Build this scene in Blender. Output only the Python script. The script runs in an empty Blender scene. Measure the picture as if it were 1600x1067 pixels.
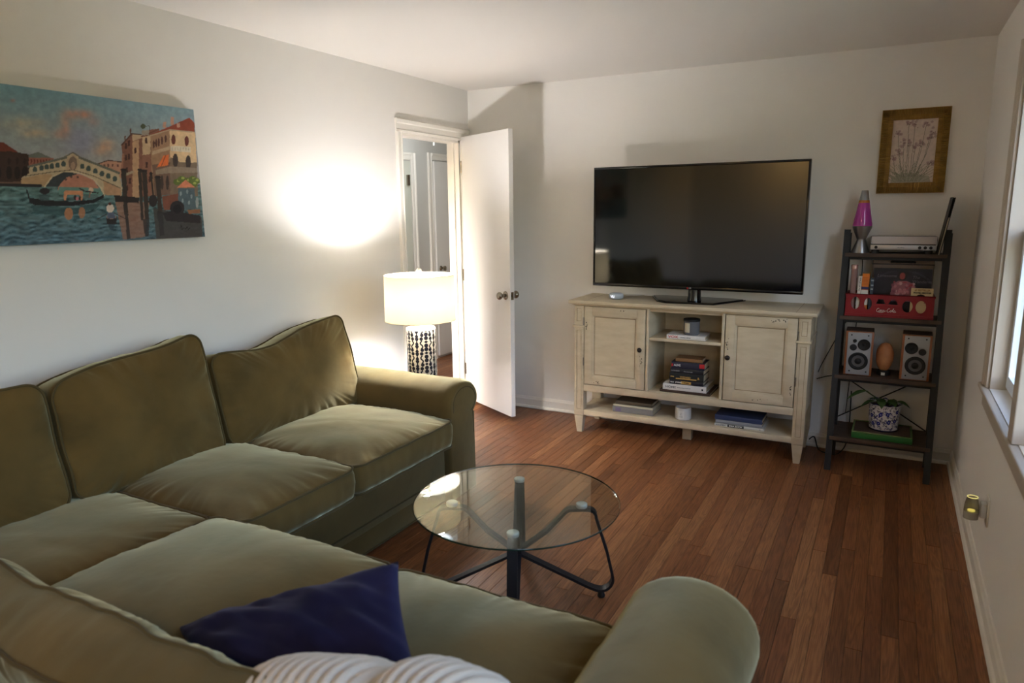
import bpy, bmesh, math, random
import numpy as np
from mathutils import Vector, Matrix, noise

PI = math.pi
sc = bpy.context.scene
COL = sc.collection
random.seed(7)
rng = np.random.default_rng(11)

# ------------------------------------------------------------------ camera
CAM = np.array([2.94741436, -4.79391428, 1.54706261])
YAW, PIT, ROL, FPX = -0.494529544, -0.186988418, -0.0116942918, 1093.73691
W, H, REAR = 3.372, 2.44, -6.4


def cam_axes():
    f = np.array([math.sin(YAW) * math.cos(PIT), math.cos(YAW) * math.cos(PIT), math.sin(PIT)])
    r = np.array([math.cos(YAW), -math.sin(YAW), 0])
    u = np.cross(r, f)
    c, s = math.cos(ROL), math.sin(ROL)
    return c * r + s * u, -s * r + c * u, f


cr, cu, cf = cam_axes()
cam_d = bpy.data.cameras.new('camera')
cam = bpy.data.objects.new('camera', cam_d)
COL.objects.link(cam)
m4 = Matrix.Identity(4)
for i in range(3):
    m4[i][0], m4[i][1], m4[i][2], m4[i][3] = cr[i], cu[i], -cf[i], CAM[i]
cam.matrix_world = m4
cam_d.sensor_width = 36
cam_d.lens = FPX * 36 / 1600
cam_d.clip_start = 0.02
cam_d.dof.use_dof = True
cam_d.dof.focus_distance = 4.2
cam_d.dof.aperture_fstop = 3.2
sc.camera = cam

# ------------------------------------------------------------------ light, sky, exposure
sc.view_settings.view_transform = 'Standard'
sc.view_settings.look = 'None'
sc.view_settings.gamma = 1
sc.view_settings.use_curve_mapping = False
sc.view_settings.exposure = 0.85
try:
    sc.cycles.use_denoising = True
    sc.cycles.max_bounces = 10
    sc.cycles.diffuse_bounces = 6
    sc.cycles.transmission_bounces = 8
    sc.cycles.sample_clamp_indirect = 40
    sc.cycles.caustics_refractive = False
    sc.cycles.caustics_reflective = False
except Exception:
    pass
SKY = 1.1
LAMP_W = 30.0
REAR_W = 14.0
LAMP_COL = (0.99, 0.975, 1.0)
wd = bpy.data.worlds.new('sky')
sc.world = wd
wd.use_nodes = True
nt = wd.node_tree
sky = nt.nodes.new('ShaderNodeTexSky')
sky.sky_type = 'NISHITA'
sky.sun_disc = False
sky.sun_elevation = math.radians(38)
sky.sun_rotation = math.radians(200)
sky.dust_density = 3.0
nt.links.new(sky.outputs[0], nt.nodes['Background'].inputs[0])
nt.nodes['Background'].inputs[1].default_value = SKY


# ------------------------------------------------------------------ materials
def lin(c):
    return tuple((v / 255 / 12.92) if v / 255 <= 0.04045 else ((v / 255 + 0.055) / 1.055) ** 2.4 for v in c)


def M(name, col, rough=0.5, metal=0.0, spec=0.5, col2=None, vscale=8, vstretch=None, bump=0.0, bscale=80,
      sheen=0.0, coat=0.0, emit=None, estr=0.0, trans=0.0, ior=1.45, per_object=0.0, detail=4, sht=None):
    m = bpy.data.materials.new(name)
    m.use_nodes = True
    n, l = m.node_tree.nodes, m.node_tree.links
    b = n['Principled BSDF']
    c1 = lin(col)
    b.inputs['Base Color'].default_value = (*c1, 1)
    b.inputs['Roughness'].default_value = rough
    b.inputs['Metallic'].default_value = metal
    b.inputs['Specular IOR Level'].default_value = spec
    b.inputs['IOR'].default_value = ior
    b.inputs['Transmission Weight'].default_value = trans
    if sheen:
        b.inputs['Sheen Weight'].default_value = sheen
        b.inputs['Sheen Roughness'].default_value = 0.42
        b.inputs['Sheen Tint'].default_value = (*(sht or [min(1, v * 3.0 + 0.25) for v in c1]), 1)
    if coat:
        b.inputs['Coat Weight'].default_value = coat
        b.inputs['Coat Roughness'].default_value = 0.08
    if emit:
        b.inputs['Emission Color'].default_value = (*lin(emit), 1)
        b.inputs['Emission Strength'].default_value = estr
    tc = None
    if col2 or bump:
        tc = n.new('ShaderNodeTexCoord')
        mp = n.new('ShaderNodeMapping')
        l.new(tc.outputs['Object'], mp.inputs[0])
        if vstretch:
            mp.inputs['Scale'].default_value = vstretch
    if col2:
        t = n.new('ShaderNodeTexNoise')
        t.inputs['Scale'].default_value = vscale
        t.inputs['Detail'].default_value = detail
        l.new(mp.outputs[0], t.inputs[0])
        rp = n.new('ShaderNodeValToRGB')
        rp.color_ramp.elements[0].position = 0.35
        rp.color_ramp.elements[1].position = 0.68
        rp.color_ramp.elements[0].color = (*c1, 1)
        rp.color_ramp.elements[1].color = (*lin(col2), 1)
        l.new(t.outputs[0], rp.inputs[0])
        l.new(rp.outputs[0], b.inputs['Base Color'])
    if bump:
        t2 = n.new('ShaderNodeTexNoise')
        t2.inputs['Scale'].default_value = bscale
        t2.inputs['Detail'].default_value = 3
        l.new(mp.outputs[0], t2.inputs[0])
        bp = n.new('ShaderNodeBump')
        bp.inputs['Strength'].default_value = bump
        bp.inputs['Distance'].default_value = 0.01
        l.new(t2.outputs[0], bp.inputs['Height'])
        l.new(bp.outputs[0], b.inputs['Normal'])
    return m


def attr_mat(name, rough=0.5, spec=0.4, coat=0.0, bump=0.0, bscale=200):
    m = M(name, (255, 255, 255), rough, spec=spec, coat=coat, bump=bump, bscale=bscale)
    n, l = m.node_tree.nodes, m.node_tree.links
    a = n.new('ShaderNodeAttribute')
    a.attribute_name = 'Col'
    l.new(a.outputs['Color'], n['Principled BSDF'].inputs['Base Color'])
    return m


def wood_floor_mat():
    m = bpy.data.materials.new('oak_boards')
    m.use_nodes = True
    n, l = m.node_tree.nodes, m.node_tree.links
    b = n['Principled BSDF']
    tc = n.new('ShaderNodeTexCoord')
    oi = n.new('ShaderNodeObjectInfo')
    ge = n.new('ShaderNodeNewGeometry')
    ad = n.new('ShaderNodeMath'); ad.operation = 'ADD'
    l.new(oi.outputs['Random'], ad.inputs[0]); l.new(ge.outputs['Random Per Island'], ad.inputs[1])
    fr = n.new('ShaderNodeMath'); fr.operation = 'FRACT'
    l.new(ad.outputs[0], fr.inputs[0])
    mul = n.new('ShaderNodeMath'); mul.operation = 'MULTIPLY'; mul.inputs[1].default_value = 60
    l.new(fr.outputs[0], mul.inputs[0])
    cmb = n.new('ShaderNodeCombineXYZ')
    l.new(mul.outputs[0], cmb.inputs[0]); l.new(mul.outputs[0], cmb.inputs[1])
    av = n.new('ShaderNodeVectorMath'); av.operation = 'ADD'
    l.new(tc.outputs['Object'], av.inputs[0]); l.new(cmb.outputs[0], av.inputs[1])
    mp = n.new('ShaderNodeMapping'); mp.inputs['Scale'].default_value = (26, 1.7, 1)
    l.new(av.outputs[0], mp.inputs[0])
    # long rings
    no = n.new('ShaderNodeTexNoise'); no.inputs['Scale'].default_value = 1.0; no.inputs['Detail'].default_value = 2
    no.inputs['Distortion'].default_value = 0.6
    l.new(mp.outputs[0], no.inputs[0])
    mu = n.new('ShaderNodeMath'); mu.operation = 'MULTIPLY'; mu.inputs[1].default_value = 9
    l.new(no.outputs[0], mu.inputs[0])
    f2 = n.new('ShaderNodeMath'); f2.operation = 'PINGPONG'; f2.inputs[1].default_value = 0.5
    l.new(mu.outputs[0], f2.inputs[0])
    # fine pores
    mp2 = n.new('ShaderNodeMapping'); mp2.inputs['Scale'].default_value = (260, 7, 1)
    l.new(av.outputs[0], mp2.inputs[0])
    n2 = n.new('ShaderNodeTexNoise'); n2.inputs['Scale'].default_value = 1.0; n2.inputs['Detail'].default_value = 3
    l.new(mp2.outputs[0], n2.inputs[0])
    rb = n.new('ShaderNodeValToRGB')
    els = rb.color_ramp.elements
    els[0].position = 0.0; els[0].color = (*lin((112, 70, 42)), 1)
    els[1].position = 1.0; els[1].color = (*lin((158, 108, 68)), 1)
    e = els.new(0.3); e.color = (*lin((138, 88, 52)), 1)
    e = els.new(0.6); e.color = (*lin((126, 78, 48)), 1)
    e = els.new(0.8); e.color = (*lin((150, 98, 60)), 1)
    l.new(fr.outputs[0], rb.inputs[0])
    rg = n.new('ShaderNodeValToRGB')
    rg.color_ramp.elements[0].position = 0.0; rg.color_ramp.elements[0].color = (0.62, 0.58, 0.55, 1)
    rg.color_ramp.elements[1].position = 0.42; rg.color_ramp.elements[1].color = (1, 1, 1, 1)
    l.new(f2.outputs[0], rg.inputs[0])
    mx = n.new('ShaderNodeMix'); mx.data_type = 'RGBA'; mx.blend_type = 'MULTIPLY'; mx.inputs[0].default_value = 0.85
    l.new(rb.outputs[0], mx.inputs[6]); l.new(rg.outputs[0], mx.inputs[7])
    rf = n.new('ShaderNodeValToRGB')
    rf.color_ramp.elements[0].position = 0.36; rf.color_ramp.elements[0].color = (0.6, 0.56, 0.53, 1)
    rf.color_ramp.elements[1].position = 0.55; rf.color_ramp.elements[1].color = (1, 1, 1, 1)
    l.new(n2.outputs[0], rf.inputs[0])
    mx2 = n.new('ShaderNodeMix'); mx2.data_type = 'RGBA'; mx2.blend_type = 'MULTIPLY'; mx2.inputs[0].default_value = 0.8
    l.new(mx.outputs[2], mx2.inputs[6]); l.new(rf.outputs[0], mx2.inputs[7])
    l.new(mx2.outputs[2], b.inputs['Base Color'])
    b.inputs['Roughness'].default_value = 0.38
    b.inputs['Specular IOR Level'].default_value = 0.35
    bp = n.new('ShaderNodeBump'); bp.inputs['Strength'].default_value = 0.08; bp.inputs['Distance'].default_value = 0.002
    l.new(n2.outputs[0], bp.inputs['Height']); l.new(bp.outputs[0], b.inputs['Normal'])
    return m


WALL = M('wall_paint', (231, 229, 225), 0.75, spec=0.25, bump=0.05, bscale=220)
CEIL = M('ceiling_paint', (226, 222, 216), 0.85, spec=0.2, bump=0.05, bscale=150)
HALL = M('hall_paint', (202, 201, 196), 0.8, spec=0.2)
TRIM = M('trim_paint', (232, 228, 220), 0.45, bump=0.02, bscale=40)
WIN = M('window_paint', (186, 176, 163), 0.45, bump=0.02, bscale=60)
VINYL = M('vinyl_sash', (225, 232, 240), 0.35)
DOOR = M('door_paint', (228, 226, 222), 0.45, bump=0.02, bscale=30)
OAK = wood_floor_mat()
SUB = M('subfloor', (40, 26, 16), 0.9)
VELVET = M('olive_velvet', (98, 78, 42), 0.9, spec=0.1, col2=(80, 65, 36), vscale=5, sheen=1.0, sht=(0.74, 0.73, 0.48), bump=0.12, bscale=14, detail=6)
VELVET2 = M('olive_velvet_piping', (80, 68, 42), 0.9, spec=0.1, sheen=0.35)
NAVY = M('navy_velvet', (32, 31, 62), 0.85, spec=0.1, col2=(24, 23, 48), vscale=7, sheen=0.35)
PLUSH = M('white_plush', (200, 190, 178), 0.95, spec=0.1, sheen=0.3, bump=0.15, bscale=160)
BLACKM = M('black_metal', (24, 25, 30), 0.55, spec=0.4)
STEEL = M('brushed_steel', (150, 142, 132), 0.28, metal=1.0, bump=0.01)
NICKEL = M('satin_nickel', (150, 140, 125), 0.25, metal=1.0)
CHROME = M('polished_nickel', (200, 198, 195), 0.12, metal=1.0)
CREAM = M('distressed_cream_paint', (203, 188, 160), 0.5, col2=(190, 174, 146), vscale=9, vstretch=(1, 1, 3), bump=0.03, bscale=50)
GLAZE = M('umber_glaze_line', (140, 118, 88), 0.6)
CHIP = M('worn_spot', (42, 34, 28), 0.8)
TVBLK = M('tv_gloss_black', (10, 10, 12), 0.12, spec=0.5)
SCREEN = M('tv_screen', (9, 9, 10), 0.07, spec=1.0)
WHITEP = M('white_plastic', (205, 208, 210), 0.45)
SHELFW = M('rustic_brown_board', (84, 66, 54), 0.6, col2=(62, 48, 40), vscale=4, vstretch=(2, 22, 10), bump=0.05)
POSTM = M('charcoal_steel', (31, 33, 36), 0.5, spec=0.4)
SILVER = M('silver_lacquer', (150, 150, 152), 0.32, metal=0.85)
RED = M('red_plastic', (132, 16, 27), 0.4)
GOLD = M('aged_gilt', (168, 132, 64), 0.5, metal=0.15, col2=(138, 106, 48), vscale=30)
GREEN = M('green_enamel', (40, 104, 48), 0.5)
PAPER = M('page_edges', (196, 184, 158), 0.8, col2=(170, 156, 128), vscale=60, vstretch=(1, 1, 30))
LEAF = M('leaf_green', (62, 88, 44), 0.45, col2=(44, 68, 34), vscale=20)
SOIL = M('potting_soil', (46, 36, 28), 0.95, bump=0.5, bscale=120)
SPKGREY = M('speaker_grey', (150, 152, 156), 0.5)
SPKWOOD = M('speaker_cherry', (158, 98, 62), 0.45, col2=(136, 80, 48), vscale=6, vstretch=(12, 12, 1))
DARKWOOD = M('speaker_top', (62, 46, 38), 0.5)
RUBBER = M('black_rubber', (16, 16, 17), 0.6)
CONEG = M('cone_grey', (84, 82, 84), 0.6)
SALT = M('salt_crystal', (196, 138, 92), 0.5, col2=(168, 106, 68), vscale=14, bump=0.3, bscale=30)
CORD = M('black_cord', (14, 14, 15), 0.6)
WHITECORD = M('white_cord', (190, 186, 178), 0.6)
INK = M('ink_black', (24, 24, 26), 0.6)
INKW = M('ink_white', (225, 222, 215), 0.6)
INKGOLD = M('ink_gold', (190, 150, 80), 0.5)
INKRED = M('ink_red', (176, 30, 34), 0.6)
INKGREY = M('ink_grey', (120, 120, 124), 0.6)
MIRROR = M('mirror_glass', (220, 220, 220), 0.03, metal=1.0)
CURT = M('grey_curtain', (110, 116, 122), 0.9)


def glass(name, col=(255, 255, 255), rough=0.0, ior=1.45, thin=False):
    m = bpy.data.materials.new(name)
    m.use_nodes = True
    n, l = m.node_tree.nodes, m.node_tree.links
    n.remove(n['Principled BSDF'])
    out = n['Material Output']
    lw = n.new('ShaderNodeLayerWeight'); lw.inputs[0].default_value = 0.5
    pw = n.new('ShaderNodeMath'); pw.operation = 'POWER'; pw.inputs[1].default_value = 5
    l.new(lw.outputs['Facing'], pw.inputs[0])
    fr = n.new('ShaderNodeMath'); fr.operation = 'MULTIPLY_ADD'
    f0 = ((ior - 1) / (ior + 1)) ** 2
    fr.inputs[1].default_value = 1 - f0; fr.inputs[2].default_value = f0
    l.new(pw.outputs[0], fr.inputs[0])
    tr = n.new('ShaderNodeBsdfTransparent'); tr.inputs[0].default_value = (*lin(col), 1)
    gl = n.new('ShaderNodeBsdfGlossy'); gl.inputs['Roughness'].default_value = rough
    mx = n.new('ShaderNodeMixShader')
    l.new(fr.outputs[0], mx.inputs[0]); l.new(tr.outputs[0], mx.inputs[1]); l.new(gl.outputs[0], mx.inputs[2])
    l.new(mx.outputs[0], out.inputs[0])
    return m


TGLASS = glass('table_glass', (244, 250, 247), ior=1.5)
TEDGE = M('glass_edge_green', (30, 62, 52), 0.1, spec=0.6, trans=0.3)
PANE = glass('window_pane', (250, 252, 252), ior=1.45)
JAR = glass('smoky_jar', (120, 120, 125), ior=1.45)
CLEAR = glass('clear_plastic', (225, 225, 220), ior=1.45)


def shade_mat():
    m = bpy.data.materials.new('linen_shade')
    m.use_nodes = True
    n, l = m.node_tree.nodes, m.node_tree.links
    n.remove(n['Principled BSDF'])
    df = n.new('ShaderNodeBsdfDiffuse'); df.inputs[0].default_value = (0.6, 0.56, 0.48, 1)
    tl = n.new('ShaderNodeBsdfTranslucent'); tl.inputs[0].default_value = (0.92, 0.74, 0.42, 1)
    mx = n.new('ShaderNodeMixShader'); mx.inputs[0].default_value = 0.05
    l.new(df.outputs[0], mx.inputs[1]); l.new(tl.outputs[0], mx.inputs[2])
    l.new(mx.outputs[0], n['Material Output'].inputs[0])
    return m


SHADE = shade_mat()


# ------------------------------------------------------------------ helpers
class MB:
    def __init__(s):
        s.v, s.f = [], []

    def add(s, v, f, T=None):
        o = len(s.v)
        for p in v:
            p = Vector(p)
            s.v.append(T @ p if T is not None else p)
        s.f += [[i + o for i in q] for q in f]
        return s

    def box(s, a, b, T=None, bev=0.0):
        x0, y0, z0 = a; x1, y1, z1 = b
        x0, x1 = min(x0, x1), max(x0, x1); y0, y1 = min(y0, y1), max(y0, y1); z0, z1 = min(z0, z1), max(z0, z1)
        if bev <= 0:
            v = [(x, y, z) for z in (z0, z1) for x, y in ((x0, y0), (x1, y0), (x1, y1), (x0, y1))]
            f = [(3, 2, 1, 0), (4, 5, 6, 7), (0, 1, 5, 4), (1, 2, 6, 5), (2, 3, 7, 6), (3, 0, 4, 7)]
            return s.add(v, f, T)
        bm = bmesh.new()
        bmesh.ops.create_cube(bm, size=1)
        for q in bm.verts:
            q.co = Vector(((x0 + x1) / 2 + q.co.x * (x1 - x0), (y0 + y1) / 2 + q.co.y * (y1 - y0), (z0 + z1) / 2 + q.co.z * (z1 - z0)))
        bev = min(bev, 0.45 * min(x1 - x0, y1 - y0, z1 - z0))
        bmesh.ops.bevel(bm, geom=bm.edges[:], offset=bev, segments=2, profile=0.5, affect='EDGES')
        bm.verts.index_update()
        s.add([q.co.copy() for q in bm.verts], [[q.index for q in f.verts] for f in bm.faces], T)
        bm.free()
        return s

    def lathe(s, prof, n=32, c=(0, 0, 0), T=None, caps=True):
        v, f = [], []
        for r, z in prof:
            for k in range(n):
                a = 2 * PI * k / n
                v.append((c[0] + r * math.cos(a), c[1] + r * math.sin(a), c[2] + z))
        for i in range(len(prof) - 1):
            for k in range(n):
                k2 = (k + 1) % n
                f.append((i * n + k, i * n + k2, (i + 1) * n + k2, (i + 1) * n + k))
        if caps:
            f.append(tuple(range(n - 1, -1, -1)))
            f.append(tuple((len(prof) - 1) * n + k for k in range(n)))
        return s.add(v, f, T)

    def cyl(s, c, r, h, n=24, T=None):
        return s.lathe([(r, 0), (r, h)], n, c, T)

    def tube(s, path, r, n=8, closed=False, T=None):
        pts = [Vector(p) for p in path]
        m = len(pts)
        v, f = [], []
        up = None
        for i, p in enumerate(pts):
            if closed:
                t = (pts[(i + 1) % m] - pts[i - 1]).normalized()
            else:
                t = (pts[min(i + 1, m - 1)] - pts[max(i - 1, 0)]).normalized()
            if up is None:
                up = Vector((0, 0, 1)) if abs(t.z) < 0.9 else Vector((1, 0, 0))
            a = t.cross(up)
            if a.length < 1e-6:
                a = t.cross(Vector((0.3, 0.8, 0.5)))
            a.normalize()
            b2 = a.cross(t).normalized()
            up = b2
            rr = r[i] if isinstance(r, (list, tuple)) else r
            for k in range(n):
                g = 2 * PI * k / n
                v.append(p + a * math.cos(g) * rr + b2 * math.sin(g) * rr)
        L = m if closed else m - 1
        for i in range(L):
            j = (i + 1) % m
            for k in range(n):
                k2 = (k + 1) % n
                f.append((i * n + k, i * n + k2, j * n + k2, j * n + k))
        if not closed:
            f.append(tuple(range(n - 1, -1, -1)))
            f.append(tuple((m - 1) * n + k for k in range(n)))
        return s.add(v, f, T)

    def bar(s, path, side, w, t, T=None):
        """flat bar swept in a plane whose normal is `side`; w across the plane, t thick."""
        pts = [Vector(p) for p in path]
        side = Vector(side).normalized()
        m = len(pts)
        v, f = [], []
        for i, p in enumerate(pts):
            d = (pts[min(i + 1, m - 1)] - pts[max(i - 1, 0)]).normalized()
            nn = d.cross(side).normalized()
            for a, b2 in ((-1, -1), (1, -1), (1, 1), (-1, 1)):
                v.append(p + side * (a * w / 2) + nn * (b2 * t / 2))
        for i in range(m - 1):
            for k in range(4):
                k2 = (k + 1) % 4
                f.append((i * 4 + k, i * 4 + k2, i * 4 + 4 + k2, i * 4 + 4 + k))
        f.append((3, 2, 1, 0))
        f.append(tuple((m - 1) * 4 + k for k in range(4)))
        return s.add(v, f, T)

    def prism(s, poly, z0, z1, T=None):
        n = len(poly)
        v = [(x, y, z0) for x, y in poly] + [(x, y, z1) for x, y in poly]
        f = [tuple(range(n - 1, -1, -1)), tuple(range(n, 2 * n))] + [(k, (k + 1) % n, n + (k + 1) % n, n + k) for k in range(n)]
        return s.add(v, f, T)

    def build(s, name, mat, parent=None, smooth=None, fix=True):
        me = bpy.data.meshes.new(name)
        me.from_pydata([tuple(p) for p in s.v], [], s.f)
        me.materials.append(mat)
        if fix:
            bm = bmesh.new(); bm.from_mesh(me)
            bmesh.ops.recalc_face_normals(bm, faces=bm.faces[:])
            bm.to_mesh(me); bm.free()
        if smooth is True:
            me.shade_smooth()
        elif smooth:
            me.shade_smooth()
            me.set_sharp_from_angle(angle=math.radians(smooth))
        me.update()
        o = bpy.data.objects.new(name, me)
        COL.objects.link(o)
        if parent is not None:
            o.parent = parent
        return o


def thing(name, label, cat, loc=(0, 0, 0), rz=0.0, group=None):
    o = bpy.data.objects.new(name, None)
    o.empty_display_size = 0.05
    COL.objects.link(o)
    o.location = loc
    o.rotation_euler = (0, 0, rz)
    o['label'] = label; o['category'] = cat
    if group:
        o['group'] = group
    return o


def tag(o, label, cat, group=None, loc=None):
    o['label'] = label; o['category'] = cat
    if group:
        o['group'] = group
    if loc is not None:
        o.location = loc
    return o


def struct(o, label=None):
    o['kind'] = 'structure'
    if label:
        o['label'] = label
    return o


def text(body, size, mat, parent, M4, name='lettering', ext=0.0004, shear=0.0, sx=1.0, align='LEFT', bold=0.0):
    cu_ = bpy.data.curves.new(name, 'FONT')
    cu_.body = body
    cu_.size = size
    cu_.extrude = ext
    cu_.shear = shear
    cu_.offset = bold
    cu_.align_x = align
    cu_.align_y = 'CENTER'
    cu_.resolution_u = 3
    cu_.materials.append(mat)
    tmp = bpy.data.objects.new(name, cu_)
    me = tmp.to_mesh().copy()
    tmp.to_mesh_clear()
    bpy.data.objects.remove(tmp)
    bpy.data.curves.remove(cu_)
    me.name = name
    if not me.materials:
        me.materials.append(mat)
    o = bpy.data.objects.new(name, me)
    COL.objects.link(o)
    o.parent = parent
    o.matrix_local = M4 @ Matrix.Diagonal((sx, 1, 1, 1))
    return o


FRONT = Matrix(((1, 0, 0, 0), (0, 0, -1, 0), (0, 1, 0, 0), (0, 0, 0, 1)))    # text plane facing -y (towards the camera)


def at(x, y, z):
    return Matrix.Translation((x, y, z))


def project(P):
    d = np.asarray(P, float) - CAM
    z = d @ cf
    return 800 + FPX * (d @ cr) / z, 533.5 - FPX * (d @ cu) / z


# ---- 2-D painting on vertex colours (flat print on canvases, glazes, sleeves)
class Print:
    def __init__(s, X, Y, col):
        s.X, s.Y = X, Y
        s.c = np.zeros(X.shape + (3,)); s.c[:] = col

    def _put(s, mask, col, a=1.0):
        mask = np.clip(mask, 0, 1)[..., None] * a
        s.c = s.c * (1 - mask) + np.array(col, float) * mask

    def poly(s, pts, col, a=1.0):
        X, Y = s.X, s.Y
        ins = np.zeros(X.shape, bool)
        n = len(pts)
        for i in range(n):
            x0, y0 = pts[i]; x1, y1 = pts[(i + 1) % n]
            if y0 == y1:
                continue
            c = ((Y >= y0) != (Y >= y1)) & (X < (x1 - x0) * (Y - y0) / (y1 - y0) + x0)
            ins ^= c
        s._put(ins.astype(float), col, a)

    def ell(s, x, y, rx, ry, col, a=1.0, soft=0.0):
        d = ((s.X - x) / rx) ** 2 + ((s.Y - y) / ry) ** 2
        if soft:
            s._put(np.exp(-d * soft), col, a)
        else:
            s._put((d <= 1).astype(float), col, a)

    def line(s, pts, w, col, a=1.0):
        for (x0, y0), (x1, y1) in zip(pts[:-1], pts[1:]):
            dx, dy = x1 - x0, y1 - y0
            L = dx * dx + dy * dy + 1e-9
            t = np.clip(((s.X - x0) * dx + (s.Y - y0) * dy) / L, 0, 1)
            d = np.hypot(s.X - x0 - t * dx, s.Y - y0 - t * dy)
            s._put((d <= w / 2).astype(float), col, a)


def smooth_noise(shape, cells):
    gy, gx = cells
    g = rng.random((gy + 2, gx + 2))
    yy = np.linspace(0, gy, shape[0]); xx = np.linspace(0, gx, shape[1])
    y0 = yy.astype(int); x0 = xx.astype(int)
    fy = (yy - y0)[:, None]; fx = (xx - x0)[None]
    fy = fy * fy * (3 - 2 * fy); fx = fx * fx * (3 - 2 * fx)
    a = g[np.ix_(y0, x0)]; b = g[np.ix_(y0, x0 + 1)]; c = g[np.ix_(y0 + 1, x0)]; d = g[np.ix_(y0 + 1, x0 + 1)]
    return (a * (1 - fx) + b * fx) * (1 - fy) + (c * (1 - fx) + d * fx) * fy


def grid_mesh(name, P, C, mat, parent, wrap=False, smooth=True):
    """P (ny,nx,3) points, C (ny,nx,3) sRGB 0-255 colours."""
    ny, nx = P.shape[:2]
    idx = np.arange(ny * nx).reshape(ny, nx)
    if wrap:
        idx = np.concatenate([idx, idx[:, :1]], 1)
    q = np.stack([idx[:-1, :-1], idx[:-1, 1:], idx[1:, 1:], idx[1:, :-1]], -1).reshape(-1, 4)
    me = bpy.data.meshes.new(name)
    me.from_pydata(P.reshape(-1, 3).tolist(), [], q.tolist())
    ca = me.color_attributes.new('Col', 'FLOAT_COLOR', 'POINT')
    c = np.clip(C.reshape(-1, 3) / 255, 0, 1)
    c = np.where(c <= 0.04045, c / 12.92, ((c + 0.055) / 1.055) ** 2.4)
    ca.data.foreach_set('color', np.concatenate([c, np.ones((len(c), 1))], 1).astype(np.float32).ravel())
    me.materials.append(mat)
    if smooth:
        me.shade_smooth()
    o = bpy.data.objects.new(name, me)
    COL.objects.link(o)
    o.parent = parent
    return o


# ------------------------------------------------------------------ room shell
def slab(name, boxes, mat):
    b = MB()
    for a, c in boxes:
        b.box(a, c)
    return struct(b.build(name, mat))


DY0, DY1, DH = -0.86, -0.13, 2.06          # doorway in the left wall
WY0, WY1, WZ0, WZ1 = -3.45, -1.22, 0.76, 2.12   # window opening in the right wall
TL = 0.10
slab('wall_left', [((-TL, REAR, 0), (0, DY0, H)), ((-TL, DY1, 0), (0, 0, H)), ((-TL, DY0, DH), (0, DY1, H))], WALL)
slab('wall_back', [((0, 0, 0), (W + 0.16, 0.12, H))], WALL)
VY0, VY1 = -6.1, -4.3                      # added unseen window further back, there for more daylight
slab('wall_right', [((W, WY1, 0), (W + 0.16, 0, H)), ((W, REAR, 0), (W + 0.16, VY0, H)), ((W, VY1, 0), (W + 0.16, WY0, H)),
                    ((W, WY0, 0), (W + 0.16, WY1, WZ0)), ((W, WY0, WZ1), (W + 0.16, WY1, H)),
                    ((W, VY0, 0), (W + 0.16, VY1, WZ0)), ((W, VY0, WZ1), (W + 0.16, VY1, H))], WALL)
slab('wall_rear', [((-TL, REAR - 0.12, 0), (W + 0.16, REAR, H))], WALL)
slab('ceiling', [((-TL, REAR - 0.12, H), (W + 0.16, 0.12, H + 0.1))], CEIL)
# hall beyond the doorway
HX = -1.2
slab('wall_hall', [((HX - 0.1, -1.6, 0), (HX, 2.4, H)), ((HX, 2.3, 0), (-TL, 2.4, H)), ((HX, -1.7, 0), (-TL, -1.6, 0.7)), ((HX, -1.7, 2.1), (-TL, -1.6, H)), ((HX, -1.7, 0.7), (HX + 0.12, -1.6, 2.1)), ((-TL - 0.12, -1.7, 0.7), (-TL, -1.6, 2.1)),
                   ((-TL, 0.12, 0), (0, 2.4, H)), ((HX - 0.1, -1.7, H), (-TL, 2.4, H + 0.1)), ((-TL, 0.12, H), (0, 2.4, H + 0.1))], HALL)

floor = struct(MB().box((HX - 0.1, REAR - 0.1, -0.06), (W + 0.1, 2.4, -0.012)).build('floor', SUB))
PW = 0.0571
TEMPL = {}


def plank_mesh(L):
    k = round(L, 3)
    if k not in TEMPL:
        b = MB()
        g, c, d = 0.0004, 0.0009, 0.012
        x0, x1, y0, y1 = g, PW - g, g, L - g
        v = [(x0, y0, -d), (x1, y0, -d), (x1, y1, -d), (x0, y1, -d),
             (x0, y0, -c), (x1, y0, -c), (x1, y1, -c), (x0, y1, -c),
             (x0 + c, y0 + c, 0), (x1 - c, y0 + c, 0), (x1 - c, y1 - c, 0), (x0 + c, y1 - c, 0)]
        f = [(8, 9, 10, 11)]
        for a in (0, 4):
            for i in range(4):
                j = (i + 1) % 4
                f.append((a + i, a + j, a + 4 + j, a + 4 + i))
        me = bpy.data.meshes.new('plank')
        me.from_pydata(v, [], f)
        me.materials.append(OAK)
        TEMPL[k] = me
    return TEMPL[k]


LENS = [0.62, 0.84, 1.05, 1.26, 1.5]
NEAR = -2.75
far_bits = MB()
r0 = random.Random(5)
nplank = 0
k = 0
x = 0.0
while x < W:
    y = 0.0 - (0 if k % 2 else 0)
    first = r0.choice([0.2, 0.34, 0.48, 0.62, 0.76, 0.9, 1.05])
    while y > REAR:
        L = first if first else r0.choice(LENS)
        first = None
        y0 = y - L
        if y > NEAR and not (x < 0.75 and y < -1.9):
            o = bpy.data.objects.new('plank', plank_mesh(L))
            COL.objects.link(o)
            o.location = (x, y0, 0.0)
            o.parent = floor
            nplank += 1
        else:
            far_bits.add([(v.co.x + x, v.co.y + y0, v.co.z) for v in plank_mesh(L).vertices], [tuple(p.vertices) for p in plank_mesh(L).polygons])
        y = y0
    x += PW
    k += 1
x = -TL - 0.3
hall_bits = MB()
k = 0
x = HX
while x < 0:
    y = 2.3
    while y > -1.6:
        L = r0.choice(LENS)
        hall_bits.add([(v.co.x + x, v.co.y + y - L, v.co.z) for v in plank_mesh(L).vertices], [tuple(p.vertices) for p in plank_mesh(L).polygons])
        y -= L
    x += PW
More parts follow.
